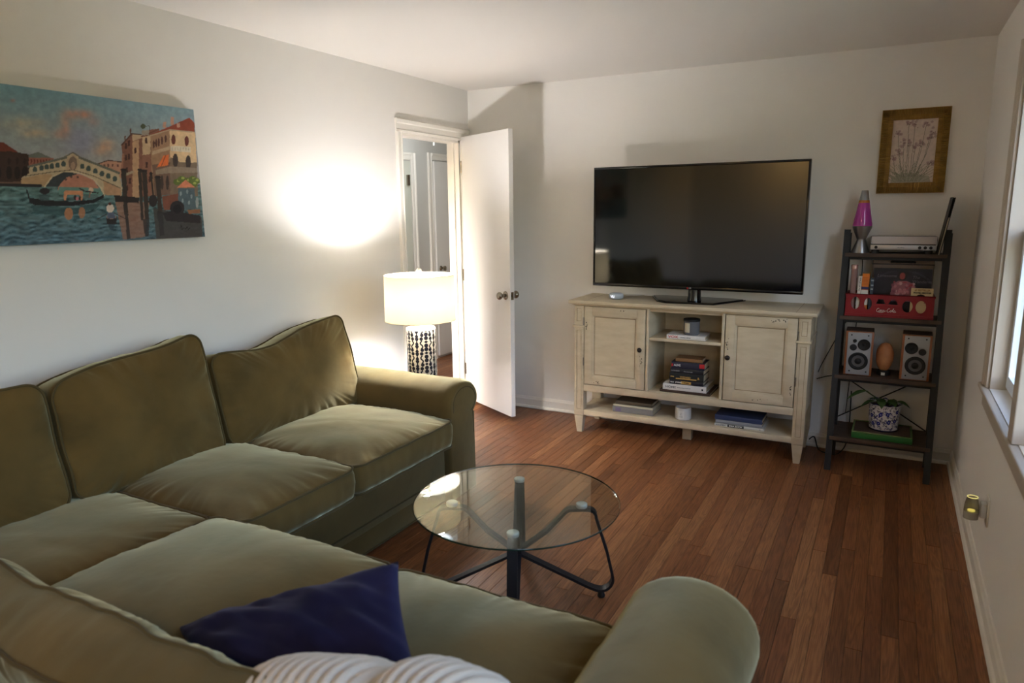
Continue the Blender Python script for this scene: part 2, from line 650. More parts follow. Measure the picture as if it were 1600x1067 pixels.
fb = far_bits.build('plank_field', OAK, floor); fb['kind'] = 'stuff'
hb = hall_bits.build('hall_plank_field', OAK, floor); hb['kind'] = 'stuff'


def base_profile(t=0.014, h=0.088):
    return [(0, 0), (0.026, 0), (0.026, 0.006), (0.022, 0.016), (0.015, 0.02), (t, 0.02), (t, h - 0.02), (t - 0.004, h - 0.012), (0.006, h), (0, h)]


def baseboard(name, p0, p1, inward):
    p0, p1, iw = Vector(p0), Vector(p1), Vector(inward)
    d = (p1 - p0)
    T = Matrix(((iw.x, 0, d.normalized().x, p0.x), (iw.y, 0, d.normalized().y, p0.y), (0, 1, 0, 0.0005), (0, 0, 0, 1)))
    return struct(MB().prism(base_profile(), 0, d.length, T).build(name, TRIM))


baseboard('baseboard_back', (0, 0, 0), (W, 0, 0), (0, -1, 0))
baseboard('baseboard_right', (W, -0.0142, 0), (W, REAR, 0), (-1, 0, 0))
baseboard('baseboard_left', (0, -0.93, 0), (0, REAR, 0), (1, 0, 0))

# door casing (trim_1): two legs and a head, each a stepped moulding
casing = struct(bpy.data.objects.new('trim_1', None)); COL.objects.link(casing)


def casing_piece(name, a, b, w, parent, mat, dirn, axis='x', flip=1):
    """stepped moulding lying on a wall; a,b ends along the wall, width grows along dirn; axis: wall normal."""
    a, b, dn = Vector(a), Vector(b), Vector(dirn)
    d = (b - a)
    nrm = Vector(axis)
    prof = [(0, 0), (0, 0.012), (w * 0.16, 0.016), (w * 0.22, 0.011), (w * 0.62, 0.013), (w * 0.7, 0.019), (w * 0.92, 0.022), (w, 0.018), (w, 0)]
    u = d.normalized()
    T = Matrix(((dn.x, nrm.x, u.x, a.x), (dn.y, nrm.y, u.y, a.y), (dn.z, nrm.z, u.z, a.z), (0, 0, 0, 1)))
    return MB().prism(prof, 0, d.length, T).build(name, mat, parent)


casing_piece('casing_leg', (0.0005, DY0, 0), (0.0005, DY0, DH), 0.062, casing, TRIM, (0, -1, 0), (1, 0, 0))
casing_piece('casing_leg', (0.0005, DY1, 0), (0.0005, DY1, DH), 0.062, casing, TRIM, (0, 1, 0), (1, 0, 0))
casing_piece('casing_head', (0.0005, DY0 - 0.066, DH), (0.0005, DY1 + 0.115, DH), 0.088, casing, TRIM, (0, 0, 1), (1, 0, 0))
jb = MB()
jb.box((-TL - 0.005, DY0, 0), (0, DY0 + 0.018, DH)); jb.box((-TL - 0.005, DY1 - 0.018, 0), (0, DY1, DH)); jb.box((-TL - 0.005, DY0, DH - 0.018), (0, DY1, DH))
jb.build('jamb', TRIM, casing)
MB().box((-0.055, DY1 - 0.03, 0), (-0.04, DY1 - 0.018, DH - 0.018)).build('door_stop', TRIM, casing)

# the open door (door_1)
dh = Vector((0.02, -0.135, 0)); de = Vector((0.60, -0.452, 0))
dv = de - dh
d1 = bpy.data.objects.new('door_1', None); COL.objects.link(d1); struct(d1)
d1.location = (dh.x, dh.y, 0); d1.rotation_euler = (0, 0, math.atan2(dv.y, dv.x))
DL = dv.length
MB().box((0, -0.004, 0.05), (DL, 0.031, 2.085), bev=0.002).build('door_panel', DOOR, d1)
kz = 0.94
for s_, nm in ((-1, 'door_knob'), (1, 'door_knob')):
    y_ = -0.004 if s_ < 0 else 0.031
    T = at(DL - 0.06, y_, kz) @ Matrix.Rotation(s_ * -PI / 2, 4, 'X')
    b = MB().lathe([(0.031, 0), (0.031, 0.005), (0.026, 0.009), (0.012, 0.012), (0.012, 0.03), (0.02, 0.036), (0.027, 0.046), (0.028, 0.056), (0.022, 0.066), (0.008, 0.07)], 28, T=T)
    b.build(nm, NICKEL, d1, smooth=50)
MB().box((DL - 0.001, 0.003, kz - 0.028), (DL + 0.0015, 0.024, kz + 0.028)).box((DL, 0.009, kz - 0.008), (DL + 0.006, 0.018, kz + 0.008)).build('latch_plate', NICKEL, d1)
for z_ in (0.25, 1.0, 1.82):
    MB().cyl((-0.004, -0.006, z_), 0.006, 0.09, 10).build('hinge', NICKEL, d1, smooth=50)

pcd = MB().tube([(-0.7, 0.52, H - 0.001), (-0.7, 0.52, H - 0.28), (-0.695, 0.54, H - 0.31)], 0.003, 6).cyl((-0.695, 0.545, H - 0.33), 0.007, 0.025, 10).build('pull_cord', WHITECORD)
tag(pcd, 'thin pull cord hanging from the hall ceiling beyond the doorway', 'cord')
# flush ceiling lamp added out of view to brighten the hall
hl = thing('added_ceiling_lamp', 'added unseen flush white ceiling lamp brightening the hall beyond the doorway', 'lamp', (-0.65, 0.35, H - 0.09))
MB().lathe([(0.10, 0.088), (0.14, 0.085), (0.15, 0.06), (0.13, 0.02), (0.07, 0.0)], 32).build('bowl', M('opal_glass', (235, 240, 245), 0.4, emit=(225, 236, 250), estr=2.0), hl, smooth=50)
hp_ = bpy.data.lights.new('added_hall_light', 'POINT'); hp_.energy = 7; hp_.color = (0.94, 0.98, 1.0); hp_.shadow_soft_size = 0.08
ho = bpy.data.objects.new('added_hall_light', hp_); COL.objects.link(ho); ho.parent = hl; ho.location = (0, 0, -0.1)
# hall doors and trim
hd = bpy.data.objects.new('door_2', None); COL.objects.link(hd); struct(hd)
MB().box((HX + 0.001, 1.235, 0.03), (HX + 0.03, 1.96, 2.03), bev=0.002).build('door_panel', DOOR, hd)
b = MB().lathe([(0.026, 0), (0.022, 0.008), (0.011, 0.012), (0.011, 0.03), (0.026, 0.044), (0.026, 0.056), (0.01, 0.064)], 20, T=at(HX + 0.03, 1.30, 0.95) @ Matrix.Rotation(PI / 2, 4, 'Y'))
b.build('door_knob', NICKEL, hd, smooth=50)
t2 = bpy.data.objects.new('trim_2', None); COL.objects.link(t2); struct(t2)
casing_piece('casing_leg', (HX + 0.0005, 1.225, 0), (HX + 0.0005, 1.225, 2.11), 0.07, t2, TRIM, (0, -1, 0), (1, 0, 0))
casing_piece('casing_head', (HX + 0.0005, 1.225, 2.04), (HX + 0.0005, 1.97, 2.04), 0.07, t2, TRIM, (0, 0, 1), (1, 0, 0))
t3 = bpy.data.objects.new('trim_3', None); COL.objects.link(t3); struct(t3)
casing_piece('casing_leg', (HX + 0.0005, 0.87, 0), (HX + 0.0005, 0.87, 2.09), 0.07, t3, TRIM, (0, 1, 0), (1, 0, 0))
casing_piece('casing_head', (HX + 0.0005, 0.15, 2.02), (HX + 0.0005, 0.87, 2.02), 0.07, t3, TRIM, (0, 0, 1), (1, 0, 0))
d3 = bpy.data.objects.new('door_3', None); COL.objects.link(d3); struct(d3)
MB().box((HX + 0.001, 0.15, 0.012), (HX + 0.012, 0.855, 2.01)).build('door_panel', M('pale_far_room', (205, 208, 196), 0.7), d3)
MB().box((HX + 0.012, 0.785, 1.78), (HX + 0.03, 0.82, 1.88)).build('hinge', NICKEL, d3)
baseboard('baseboard_hall', (HX, 0.945, 0), (HX, 1.15, 0), (1, 0, 0))

w3 = bpy.data.objects.new('window_added_3', None); COL.objects.link(w3); struct(w3)  # unseen window added in the hall's end wall to let daylight in
b = MB()
for a, c in (((HX + 0.12, 0.7), (HX + 0.17, 2.1)), ((-TL - 0.17, 0.7), (-TL - 0.12, 2.1)), ((HX + 0.12, 0.7), (-TL - 0.12, 0.75)), ((HX + 0.12, 2.05), (-TL - 0.12, 2.1)), ((HX + 0.12, 1.38), (-TL - 0.12, 1.43))):
    b.box((a[0], -1.67, a[1]), (c[0], -1.63, c[1]))
b.build('sash', TRIM, w3)
# window_1: casing, stool, mullions, sashes, panes
w1 = bpy.data.objects.new('window_1', None); COL.objects.link(w1); struct(w1)
casing_piece('casing_leg', (W - 0.0005, WY1, WZ0), (W - 0.0005, WY1, WZ1 + 0.08), 0.085, w1, WIN, (0, 1, 0), (-1, 0, 0))
casing_piece('casing_leg', (W - 0.0005, WY0, WZ0), (W - 0.0005, WY0, WZ1 + 0.08), 0.085, w1, WIN, (0, -1, 0), (-1, 0, 0))
casing_piece('casing_head', (W - 0.0005, WY0, WZ1), (W - 0.0005, WY1, WZ1), 0.085, w1, WIN, (0, 0, 1), (-1, 0, 0))
MB().box((W - 0.03, WY0 - 0.12, WZ0 - 0.025), (W - 0.0004, WY1 + 0.13, WZ0 - 0.002), bev=0.006).box((W - 0.001, WY0, WZ0 - 0.02), (W + 0.06, WY1, WZ0 - 0.002)).build('window_sill', WIN, w1)
MB().box((W - 0.012, WY0 - 0.09, WZ0 - 0.095), (W - 0.0004, WY1 + 0.09, WZ0 - 0.026), bev=0.003).build('apron', WIN, w1)
jm = MB()
jm.box((W, WY1 - 0.016, WZ0), (W + 0.15, WY1, WZ1)); jm.box((W, WY0, WZ0), (W + 0.15, WY0 + 0.016, WZ1)); jm.box((W, WY0, WZ1 - 0.016), (W + 0.15, WY1, WZ1)); jm.box((W + 0.06, WY0, WZ0 - 0.002), (W + 0.16, WY1, WZ0 + 0.014))
jm.build('jamb', WIN, w1)
MUL = [(-2.06, -1.97), (-2.90, -2.81)]
for a, c in MUL:
    MB().box((W - 0.022, a, WZ0), (W + 0.14, c, WZ1 - 0.016), bev=0.004).build('mullion', WIN, w1)
LITES = [(WY1 - 0.016, MUL[0][1]), (MUL[0][0], MUL[1][1]), (MUL[1][0], WY0 + 0.016)]
ZM = 1.42
for (yb, ya) in LITES:
    for lo, hi, xx in ((WZ0 + 0.014, ZM + 0.02, W + 0.055), (ZM - 0.02, WZ1 - 0.016, W + 0.09)):
        s_ = MB()
        t_ = 0.042
        s_.box((xx, ya, lo), (xx + 0.032, ya + t_, hi)); s_.box((xx, yb - t_, lo), (xx + 0.032, yb, hi))
        s_.box((xx, ya + t_, lo), (xx + 0.032, yb - t_, lo + t_ * 1.3)); s_.box((xx, ya + t_, hi - t_), (xx + 0.032, yb - t_, hi))
        fr_ = s_.build('sash', VINYL, w1)
        MB().box((xx + 0.013, ya + t_, lo + t_), (xx + 0.018, yb - t_, hi - t_)).build('pane', PANE, fr_)
    MB().box((W + 0.125, ya, WZ0 + 0.014), (W + 0.14, ya + 0.03, WZ1 - 0.016)).box((W + 0.125, yb - 0.03, WZ0 + 0.014), (W + 0.14, yb, WZ1 - 0.016)).build('storm_frame', VINYL, w1)

# window_added_2 (added behind the camera to light the left wall): casing, sill, sashes
w2 = bpy.data.objects.new('window_added_2', None); COL.objects.link(w2); struct(w2)
casing_piece('casing_leg', (W - 0.0005, VY1, WZ0), (W - 0.0005, VY1, WZ1 + 0.08), 0.085, w2, WIN, (0, 1, 0), (-1, 0, 0))
casing_piece('casing_leg', (W - 0.0005, VY0, WZ0), (W - 0.0005, VY0, WZ1 + 0.08), 0.085, w2, WIN, (0, -1, 0), (-1, 0, 0))
casing_piece('casing_head', (W - 0.0005, VY0, WZ1), (W - 0.0005, VY1, WZ1), 0.085, w2, WIN, (0, 0, 1), (-1, 0, 0))
MB().box((W - 0.03, VY0 - 0.12, WZ0 - 0.025), (W + 0.06, VY1 + 0.12, WZ0 - 0.002), bev=0.004).build('window_sill', WIN, w2)
sv_ = MB()
for a, c in (((VY0, WZ0), (VY0 + 0.05, WZ1)), ((VY1 - 0.05, WZ0), (VY1, WZ1)), ((VY0, WZ0), (VY1, WZ0 + 0.06)), ((VY0, WZ1 - 0.05), (VY1, WZ1)), (((VY0 + VY1) / 2 - 0.03, WZ0), ((VY0 + VY1) / 2 + 0.03, WZ1))):
    sv_.box((W + 0.06, a[0], a[1]), (W + 0.1, c[0], c[1]))
fr_ = sv_.build('sash', VINYL, w2)
MB().box((W + 0.078, VY0 + 0.04, WZ0 + 0.04), (W + 0.083, VY1 - 0.04, WZ1 - 0.04)).build('pane', PANE, fr_)

# portals that only guide sampling of the sky through the window openings
pl = bpy.data.lights.new('window_portal', 'AREA')
pl.shape = 'RECTANGLE'; pl.size = -TL - HX - 0.24; pl.size_y = 1.4
po = bpy.data.objects.new('window_portal', pl); COL.objects.link(po)
po.location = ((HX - TL) / 2, -1.72, 1.4)
po.rotation_euler = (PI / 2, 0, 0)
pl.cycles.is_portal = True
for q0, q1 in ((WY0, WY1), (VY0, VY1)):
    pl = bpy.data.lights.new('window_portal', 'AREA')
    pl.shape = 'RECTANGLE'; pl.size = WZ1 - WZ0; pl.size_y = q1 - q0
    po = bpy.data.objects.new('window_portal', pl); COL.objects.link(po)
    po.location = (W + 0.17, (q0 + q1) / 2, (WZ0 + WZ1) / 2)
    po.rotation_euler = (0, PI / 2, 0)
    pl.cycles.is_portal = True

# yard outside
struct(MB().box((W + 0.3, -30, -0.8), (40, 30, -0.6)).build('ground_outside', M('lawn', (70, 84, 46), 0.95, col2=(52, 66, 36), vscale=3)), 'lawn outside the window')


def shrub(x, y, r, h, label):
    b = MB()
    rr = random.Random(int(x * 100 + y * 10))
    t = thing('shrub', label, 'shrub', (x, y, -0.6))
    MB().tube([(0, 0, 0), (0.05, 0, h * 0.5), (0, 0.03, h * 0.8)], [0.07, 0.05, 0.02], 7).build('stem', M('bark', (80, 64, 50), 0.9), t)
    for i in range(2600):
        th, ph = rr.uniform(0, 2 * PI), math.acos(rr.uniform(-1, 1))
        q = rr.uniform(0.55, 1.0)
        c = Vector((r * q * math.sin(ph) * math.cos(th), r * q * math.sin(ph) * math.sin(th), h * 0.58 + h * 0.42 * q * math.cos(ph)))
        a = Vector((rr.uniform(-1, 1), rr.uniform(-1, 1), rr.uniform(-1, 1))).normalized()
        d = a.orthogonal().normalized()
        s_ = rr.uniform(0.05, 0.1)
        b.add([c - a * s_, c + d * s_ * 0.5, c + a * s_, c - d * s_ * 0.5], [(0, 1, 2, 3)])
    o = b.build('foliage', LEAF, t, fix=False)
    o['kind'] = 'stuff'


shrub(4.05, 1.25, 0.62, 3.2, 'tall leafy shrub in the yard nearest the house corner, seen through the window')
shrub(4.4, 2.9, 0.9, 3.4, 'second tall leafy shrub standing behind the first one outside the window')

# ------------------------------------------------------------------ sectional sofa
def rr_loop(w, d, r, n=112):
    """rounded rectangle, arc-length parametrised, centred."""
    r = min(r, 0.49 * min(w, d))
    segs = []
    cs = [(w / 2 - r, d / 2 - r, 0), (-w / 2 + r, d / 2 - r, PI / 2), (-w / 2 + r, -d / 2 + r, PI), (w / 2 - r, -d / 2 + r, 1.5 * PI)]
    dense = []
    for i, (cx, cy, a0) in enumerate(cs):
        for k in range(13):
            a = a0 + PI / 2 * k / 12
            dense.append((cx + r * math.cos(a), cy + r * math.sin(a)))
    dense.append(dense[0])
    P = np.array(dense)
    s = np.concatenate([[0], np.cumsum(np.hypot(*np.diff(P, axis=0).T))])
    q = np.linspace(0, s[-1], n, endpoint=False)
    return np.stack([np.interp(q, s, P[:, 0]), np.interp(q, s, P[:, 1])], 1), s[-1]


def cushion(name, w, d, h, T, parent, crown=0.05, crown_b=0.0, rc=0.05, seed=0, gather=0.012, warp=None, bulge=0.012, mat=None, sag=0.0, wr=0.006):
    """box cushion with piping along both seams; local X width, Y depth, Z thickness."""
    n = 260
    loop, per = rr_loop(w, d, rc, n)
    S = [1, 0.985, 0.965, 0.94, 0.91, 0.87, 0.82, 0.75, 0.66, 0.55, 0.43, 0.3, 0.17, 0.05]
    sv = Vector((seed * 7.3, seed * 3.1, 0))

    def face(side, s, p, k):
        x, y = p
        u, v = min(1, abs(2 * x / w)), min(1, abs(2 * y / d))
        cr_ = crown if side > 0 else crown_b
        f = ((1 - u ** 2.6) * (1 - v ** 2.6)) ** 0.62
        z = h / 2 + cr_ * f - sag * f * math.exp(-((x / w * 2.2) ** 2 + (y / d * 2.2) ** 2))
        edge = (1 - s) * min(w, d) / 2
        g = noise.noise(Vector((k / n * per * 20, seed * 5.7, side))) + 0.6 * noise.noise(Vector((k / n * per * 42, seed * 2.7, side)))
        z += gather * g * math.exp(-(edge / 0.05) ** 2) * min(1, edge / 0.01)
        z += wr * noise.noise(Vector((x * 5, y * 5, side * 3)) + sv) + wr * 0.5 * noise.noise(Vector((x * 13 + y * 3, y * 6, side * 9)) + sv)
        return Vector((x, y, side * z))

    V, F = [], []
    rings = []

    def ring(pts):
        o = len(V)
        V.extend(pts)
        rings.append(o)

    for s in reversed(S):
        ring([face(1, s, (loop[k][0] * s, loop[k][1] * s), k) for k in range(n)])
    for t in (0.2, 0.5, 0.8):
        o = bulge * (1 - (2 * t - 1) ** 2)
        pts = []
        for k in range(n):
            x, y = loop[k]
            L = math.hypot(x, y)
            g = 0.004 * noise.noise(Vector((k / n * per * 24, t * 3, seed)))
            e = 1 + (o + g) / L
            zt, zb = face(1, 1, (x, y), k).z, face(-1, 1, (x, y), k).z
            pts.append(Vector((x * e, y * e, zt + (zb - zt) * t)))
        ring(pts)
    for s in S:
        ring([face(-1, s, (loop[k][0] * s, loop[k][1] * s), k) for k in range(n)])
    for a, b_ in zip(rings[:-1], rings[1:]):
        for k in range(n):
            k2 = (k + 1) % n
            F.append((a + k, a + k2, b_ + k2, b_ + k))
    F.append(tuple(rings[0] + k for k in range(n)))
    F.append(tuple(rings[-1] + k for k in range(n)))
    wf = warp or (lambda p: p)
    b = MB().add([wf(p) for p in V], F, T)
    o = b.build(name, mat or VELVET, parent, smooth=True)
    pb = MB()
    for side in (1, -1):
        path = []
        for k in range(n):
            x, y = loop[k]
            L = math.hypot(x, y)
            p = face(side, 1, (x, y), k)
            e = 1 + 0.003 / L
            path.append(T @ wf(Vector((x * e, y * e, p.z + side * 0.001))))
        pb.tube(path, 0.0052, 6, closed=True)
    pb.build('piping', VELVET2, o, smooth=True)
    return o


sofa = thing('sectional_sofa', 'large olive green velvet L-shaped sectional sofa with rolled arms along the left wall', 'sofa', (0.5, -2.9, 0))
OX = Matrix.Translation((-0.5, 2.9, 0))     # world -> sofa local

AX = 0.95   # front of run A (faces +x)
BY = -3.22  # front of run B (faces +y)


def rbox(name, a, c, bev, mat=VELVET, parent=sofa, T=OX):
    return MB().box(a, c, T, bev=bev).build(name, mat, parent, smooth=40)


rbox('base_frame', (0.06, -4.36, 0.10), (AX, -1.84, 0.345), 0.02)
rbox('base_frame', (AX - 0.03, -4.36, 0.10), (2.5, BY - 0.03, 0.345), 0.02)
sk = MB()
sk.box((AX - 0.012, BY - 0.02, 0.012), (AX - 0.002, -1.84, 0.15), OX, bev=0.003).box((AX, BY - 0.042, 0.012), (2.46, BY - 0.032, 0.15), OX, bev=0.003)
sk.build('skirt', VELVET, sofa, smooth=40)
pw = MB().tube([OX @ Vector((AX + 0.001, y_, 0.152)) for y_ in np.linspace(-3.2, -1.86, 20)], 0.005, 6)
pw.tube([OX @ Vector((AX + 0.001, y_, 0.016)) for y_ in np.linspace(-3.2, -1.86, 20)], 0.005, 6)
pw.build('welt', VELVET2, sofa, smooth=True)
rbox('back_frame', (0.03, -4.38, 0.05), (0.2, -1.65, 0.66), 0.05)
rbox('back_frame', (0.1, -4.42, 0.05), (2.6, -4.22, 0.64), 0.05)
for p in ((0.12, -1.75), (0.88, -1.7), (0.12, -4.1), (2.5, -4.1), (2.45, -3.35), (0.88, -3.3)):
    MB().lathe([(0.025, 0.0), (0.032, 0.12)], 10, p + (0,), OX).build('foot', DARKWOOD, sofa)


def arm_profile(wi, wo, top, r, n=16):
    """inner face at u=wi, outer at u=wo (< wi means outer on the negative side); roll of radius r hanging outside."""
    s = 1 if wo > wi else -1
    cx = (wi + wo) / 2
    rx = abs(wo - wi) / 2
    cz = top - r
    P = [(wi, 0.02), (wi, cz - 0.04)]
    for k in range(n + 1):
        a = PI - k * (PI * 1.28) / n
        P.append((cx + s * rx * math.cos(a), cz + r * math.sin(a)))
    P += [(wo - s * 0.035, cz - r * 0.75), (wo - s * 0.045, 0.3), (wo - s * 0.045, 0.02)]
    return P


def arm(name, prof, length, T, parent):
    """profile in (u,z) swept along t with softened front end."""
    n = len(prof)
    cu0 = sum(p[0] for p in prof) / n; cz0 = sum(p[1] for p in prof) / n
    V, F = [], []
    st = [(0.0, 0.0)] + [(t, 0.0) for t in np.linspace(0.05, length - 0.05, 26)]
    for k in range(1, 9):
        a = k / 8 * PI / 2
        st.append((length - 0.05 + 0.05 * math.sin(a), 0.024 * (1 - math.cos(a))))
    for t, ins in st:
        for i, (u, z) in enumerate(prof):
            du, dz = u - cu0, z - cz0
            L = math.hypot(du, dz)
            k_ = 1 - ins / L
            w_ = 0.004 * noise.noise(Vector((t * 14, i * 0.35, 2))) + 0.004 * noise.noise(Vector((t * 4, i * 0.12, 5)))
            k_ += w_ / L if 2 < i < n - 3 else 0
            V.append((cu0 + du * k_, t, (cz0 + dz * k_) if z > 0.03 else z))
    for a in range(len(st) - 1):
        for i in range(n):
            j = (i + 1) % n
            F.append((a * n + i, a * n + j, (a + 1) * n + j, (a + 1) * n + i))
    F.append(tuple(range(n)))
    F.append(tuple((len(st) - 1) * n + i for i in range(n)))
    o = MB().add(V, F, T).build(name, VELVET, parent, smooth=50)
    # piping round the front panel
    path = []
    for i, (u, z) in enumerate(prof):
        if z < 0.03:
            continue
        du, dz = u - cu0, z - cz0
        L = math.hypot(du, dz)
        path.append(T @ Vector((cu0 + du * (1 - 0.04 / L), length - 0.003, cz0 + dz * (1 - 0.04 / L))))
    MB().tube(path, 0.005, 6).build('piping', VELVET2, o, smooth=True)
    return o


# far arm (end of run A): u = y, t = x
TA = OX @ Matrix(((0, 1, 0, 0.04), (1, 0, 0, 0), (0, 0, 1, 0), (0, 0, 0, 1)))
arm('arm', arm_profile(-1.86, -1.56, 0.652, 0.118), 0.95, TA, sofa)
# near arm (end of run B): u = x, t = y from back to front
TBm = OX @ Matrix(((1, 0, 0, 0), (0, 1, 0, -4.40), (0, 0, 1, 0), (0, 0, 0, 1)))
arm('arm', arm_profile(2.43, 2.75, 0.665, 0.13), 1.21, TBm, sofa)

# seat cushions
SH = 0.125


def seat(cx, cy, w, d, along='y', seed=0, crown=0.055, sag=0.0, z=0.345):
    if along == 'y':     # run A: width along y, depth along x (front +x)
        T = OX @ at(cx, cy, z + SH / 2) @ Matrix.Rotation(-PI / 2, 4, 'Z')
    else:
        T = OX @ at(cx, cy, z + SH / 2)
    return cushion('seat_cushion', w, d, SH, T, sofa, crown=crown, seed=seed, sag=sag, rc=0.055, gather=0.0085)


seat(0.62, -2.24, 0.76, 0.80, 'y', 1, 0.055)
seat(0.62, -2.93, 0.62, 0.80, 'y', 2, 0.065)
seat(0.55, -3.66, 0.82, 0.70, 'y', 3, 0.045)
seat(1.305, -3.66, 0.80, 0.84, 'x', 4, 0.09, z=0.36)
seat(2.065, -3.66, 0.71, 0.84, 'x', 5, 0.065, z=0.36)


def back(cx, cy, cz, w, hgt, th, lean, facing, seed, warp=None, crown=0.05, cb=0.03, tilt=0.0):
    """upright cushion; local X width, Y height, Z thickness (front +Z)."""
    if facing == 'x':   # front faces +x ; width along y
        R = Matrix(((0, 0, 1, 0), (1, 0, 0, 0), (0, 1, 0, 0), (0, 0, 0, 1)))
        L = Matrix.Rotation(-lean, 4, 'Y')
        S = Matrix.Rotation(tilt, 4, 'X')
    else:               # front faces +y ; width along x
        R = Matrix(((-1, 0, 0, 0), (0, 0, 1, 0), (0, 1, 0, 0), (0, 0, 0, 1)))
        L = Matrix.Rotation(lean, 4, 'X')
        S = Matrix.Rotation(tilt, 4, 'Y')
    T = OX @ at(cx, cy, cz) @ S @ L @ R
    return cushion('back_cushion', w, hgt, th, T, sofa, crown=crown, crown_b=cb, rc=0.06, seed=seed, warp=warp, gather=0.009, wr=0.016)


def warp_far(p):      # slumped far cushion: top sags in the left half, right corner up
    t = (p.y / 0.46 + 0.5)
    return Vector((p.x, p.y - 0.05 * max(0, t) * math.exp(-((p.x + 0.12) / 0.22) ** 2) + 0.03 * max(0, t) * (p.x / 0.42), p.z))


def warp_mid(p):
    t = max(0, p.y / 0.46 + 0.5)
    return Vector((p.x, p.y + 0.055 * t * (p.x / 0.35) - 0.012 * t * math.sin(p.x * 9), p.z))


back(0.235, -2.26, 0.70, 0.90, 0.47, 0.15, 0.22, 'x', 11, warp_far)
back(0.235, -3.075, 0.715, 0.66, 0.50, 0.15, 0.22, 'x', 12, warp_mid)
back(0.235, -3.81, 0.70, 0.76, 0.47, 0.15, 0.22, 'x', 13)
back(1.50, -3.99, 0.488, 1.28, 0.40, 0.15, 0.42, 'y', 14)
back(0.52, -4.03, 0.47, 0.5, 0.40, 0.15, 0.42, 'y', 15)


# navy throw pillow
def knife_pillow(name, corners, th, mat, seed, parent=None):
    """corners: four 3-D points in order; plump square pillow with pointed corners."""
    A, B, C, D = [Vector(c) for c in corners]
    N = 36
    nrm = (C - A).cross(D - B).normalized()
    V, F = [], []
    idx = {}
    for side in (1, -1):
        for j in range(N + 1):
            for i in range(N + 1):
                u, v = i / N * 2 - 1, j / N * 2 - 1
                pu = u * (1 - 0.07 * (1 - v * v) * abs(u) ** 2)
                pv = v * (1 - 0.07 * (1 - u * u) * abs(v) ** 2)
                a, c = (pu + 1) / 2, (pv + 1) / 2
                p = A * (1 - a) * (1 - c) + B * a * (1 - c) + C * a * c + D * (1 - a) * c
                f = ((1 - u * u) * (1 - v * v)) ** 0.42
                z = th / 2 * f
                z += (0.016 * noise.noise(Vector((u * 3 + seed, v * 2.2 - u, side))) + 0.008 * noise.noise(Vector((u * 7 - v * 4, v * 3 + seed, side)))) * min(1, f * 2)
                on = (i in (0, N) or j in (0, N))
                if on:
                    z = 0
                if side == -1 and on:
                    idx[(side, i, j)] = idx[(1, i, j)]
                    continue
                idx[(side, i, j)] = len(V)
                V.append(p + nrm * z * side)
        for j in range(N):
            for i in range(N):
                F.append((idx[(side, i, j)], idx[(side, i + 1, j)], idx[(side, i + 1, j + 1)], idx[(side, i, j + 1)]))
    return MB().add(V, F).build(name, mat, parent, smooth=True)


nv = knife_pillow('throw_pillow', [(1.485, -3.825, 0.552), (1.998, -3.60, 0.748), (2.25, -3.84, 0.61), (1.73, -3.95, 0.56)], 0.13, NAVY, 2)
tag(nv, 'navy blue velvet throw pillow leaning with one corner up on the near sofa seat', 'pillow')


# white ribbed plush throw bunched on the seat beside the navy pillow
def lobe(mb, c, ax, rx, ry, rz, nr, seed, tilt):
    N, K = nr * 8, 40
    V, F = [], []
    R = Matrix.Rotation(ax, 4, 'Z') @ Matrix.Rotation(tilt, 4, 'Y')
    for i in range(N + 1):
        t = i / N * 2 - 1
        e = max(0.02, 1 - abs(t) ** 3.0) ** 0.5
        rib = abs(math.sin(PI * i / 8))
        for k in range(K):
            a = 2 * PI * k / K
            r = e * (1 + 0.10 * (rib ** 0.6 - 0.6)) + 0.05 * noise.noise(Vector((t * 2 + seed, math.cos(a), math.sin(a))))
            z = rz * math.sin(a) * r
            V.append(R @ Vector((t * rx + 0.02 * math.sin(a) + 0.03 * math.cos(a * 2), ry * math.cos(a) * r, max(z, -rz * 0.75))) + Vector(c))
    for i in range(N):
        for k in range(K):
            k2 = (k + 1) % K
            F.append((i * K + k, i * K + k2, (i + 1) * K + k2, (i + 1) * K + k))
    F.append(tuple(range(K))); F.append(tuple(N * K + k for k in range(K)))
    mb.add(V, F)


tb = MB()
lobe(tb, (2.09, -3.97, 0.62), 0.05, 0.19, 0.13, 0.115, 15, 1, -0.22)
lobe(tb, (2.33, -3.95, 0.67), -0.1, 0.13, 0.14, 0.115, 11, 4, -0.1)
th_ = tb.build('throw_blanket', PLUSH, None, smooth=True)
tag(th_, 'white ribbed plush throw bunched up beside the navy pillow on the sofa', 'blanket')

# ------------------------------------------------------------------ coffee table
ct = thing('coffee_table', 'round glass coffee table on four looped black metal legs in front of the sofa', 'table', (1.715, -2.487, 0))
GZ = 0.402
MB().lathe([(0.404, GZ), (0.408, GZ + 0.002), (0.408, GZ + 0.008), (0.404, GZ + 0.010)], 96).build('glass_top', TGLASS, ct)
MB().lathe([(0.4082, GZ + 0.0015), (0.4092, GZ + 0.003), (0.4092, GZ + 0.007), (0.4082, GZ + 0.0085), (0.4078, GZ + 0.005), (0.4082, GZ + 0.0015)], 96, caps=False).build('glass_edge', TEDGE, ct, smooth=40)


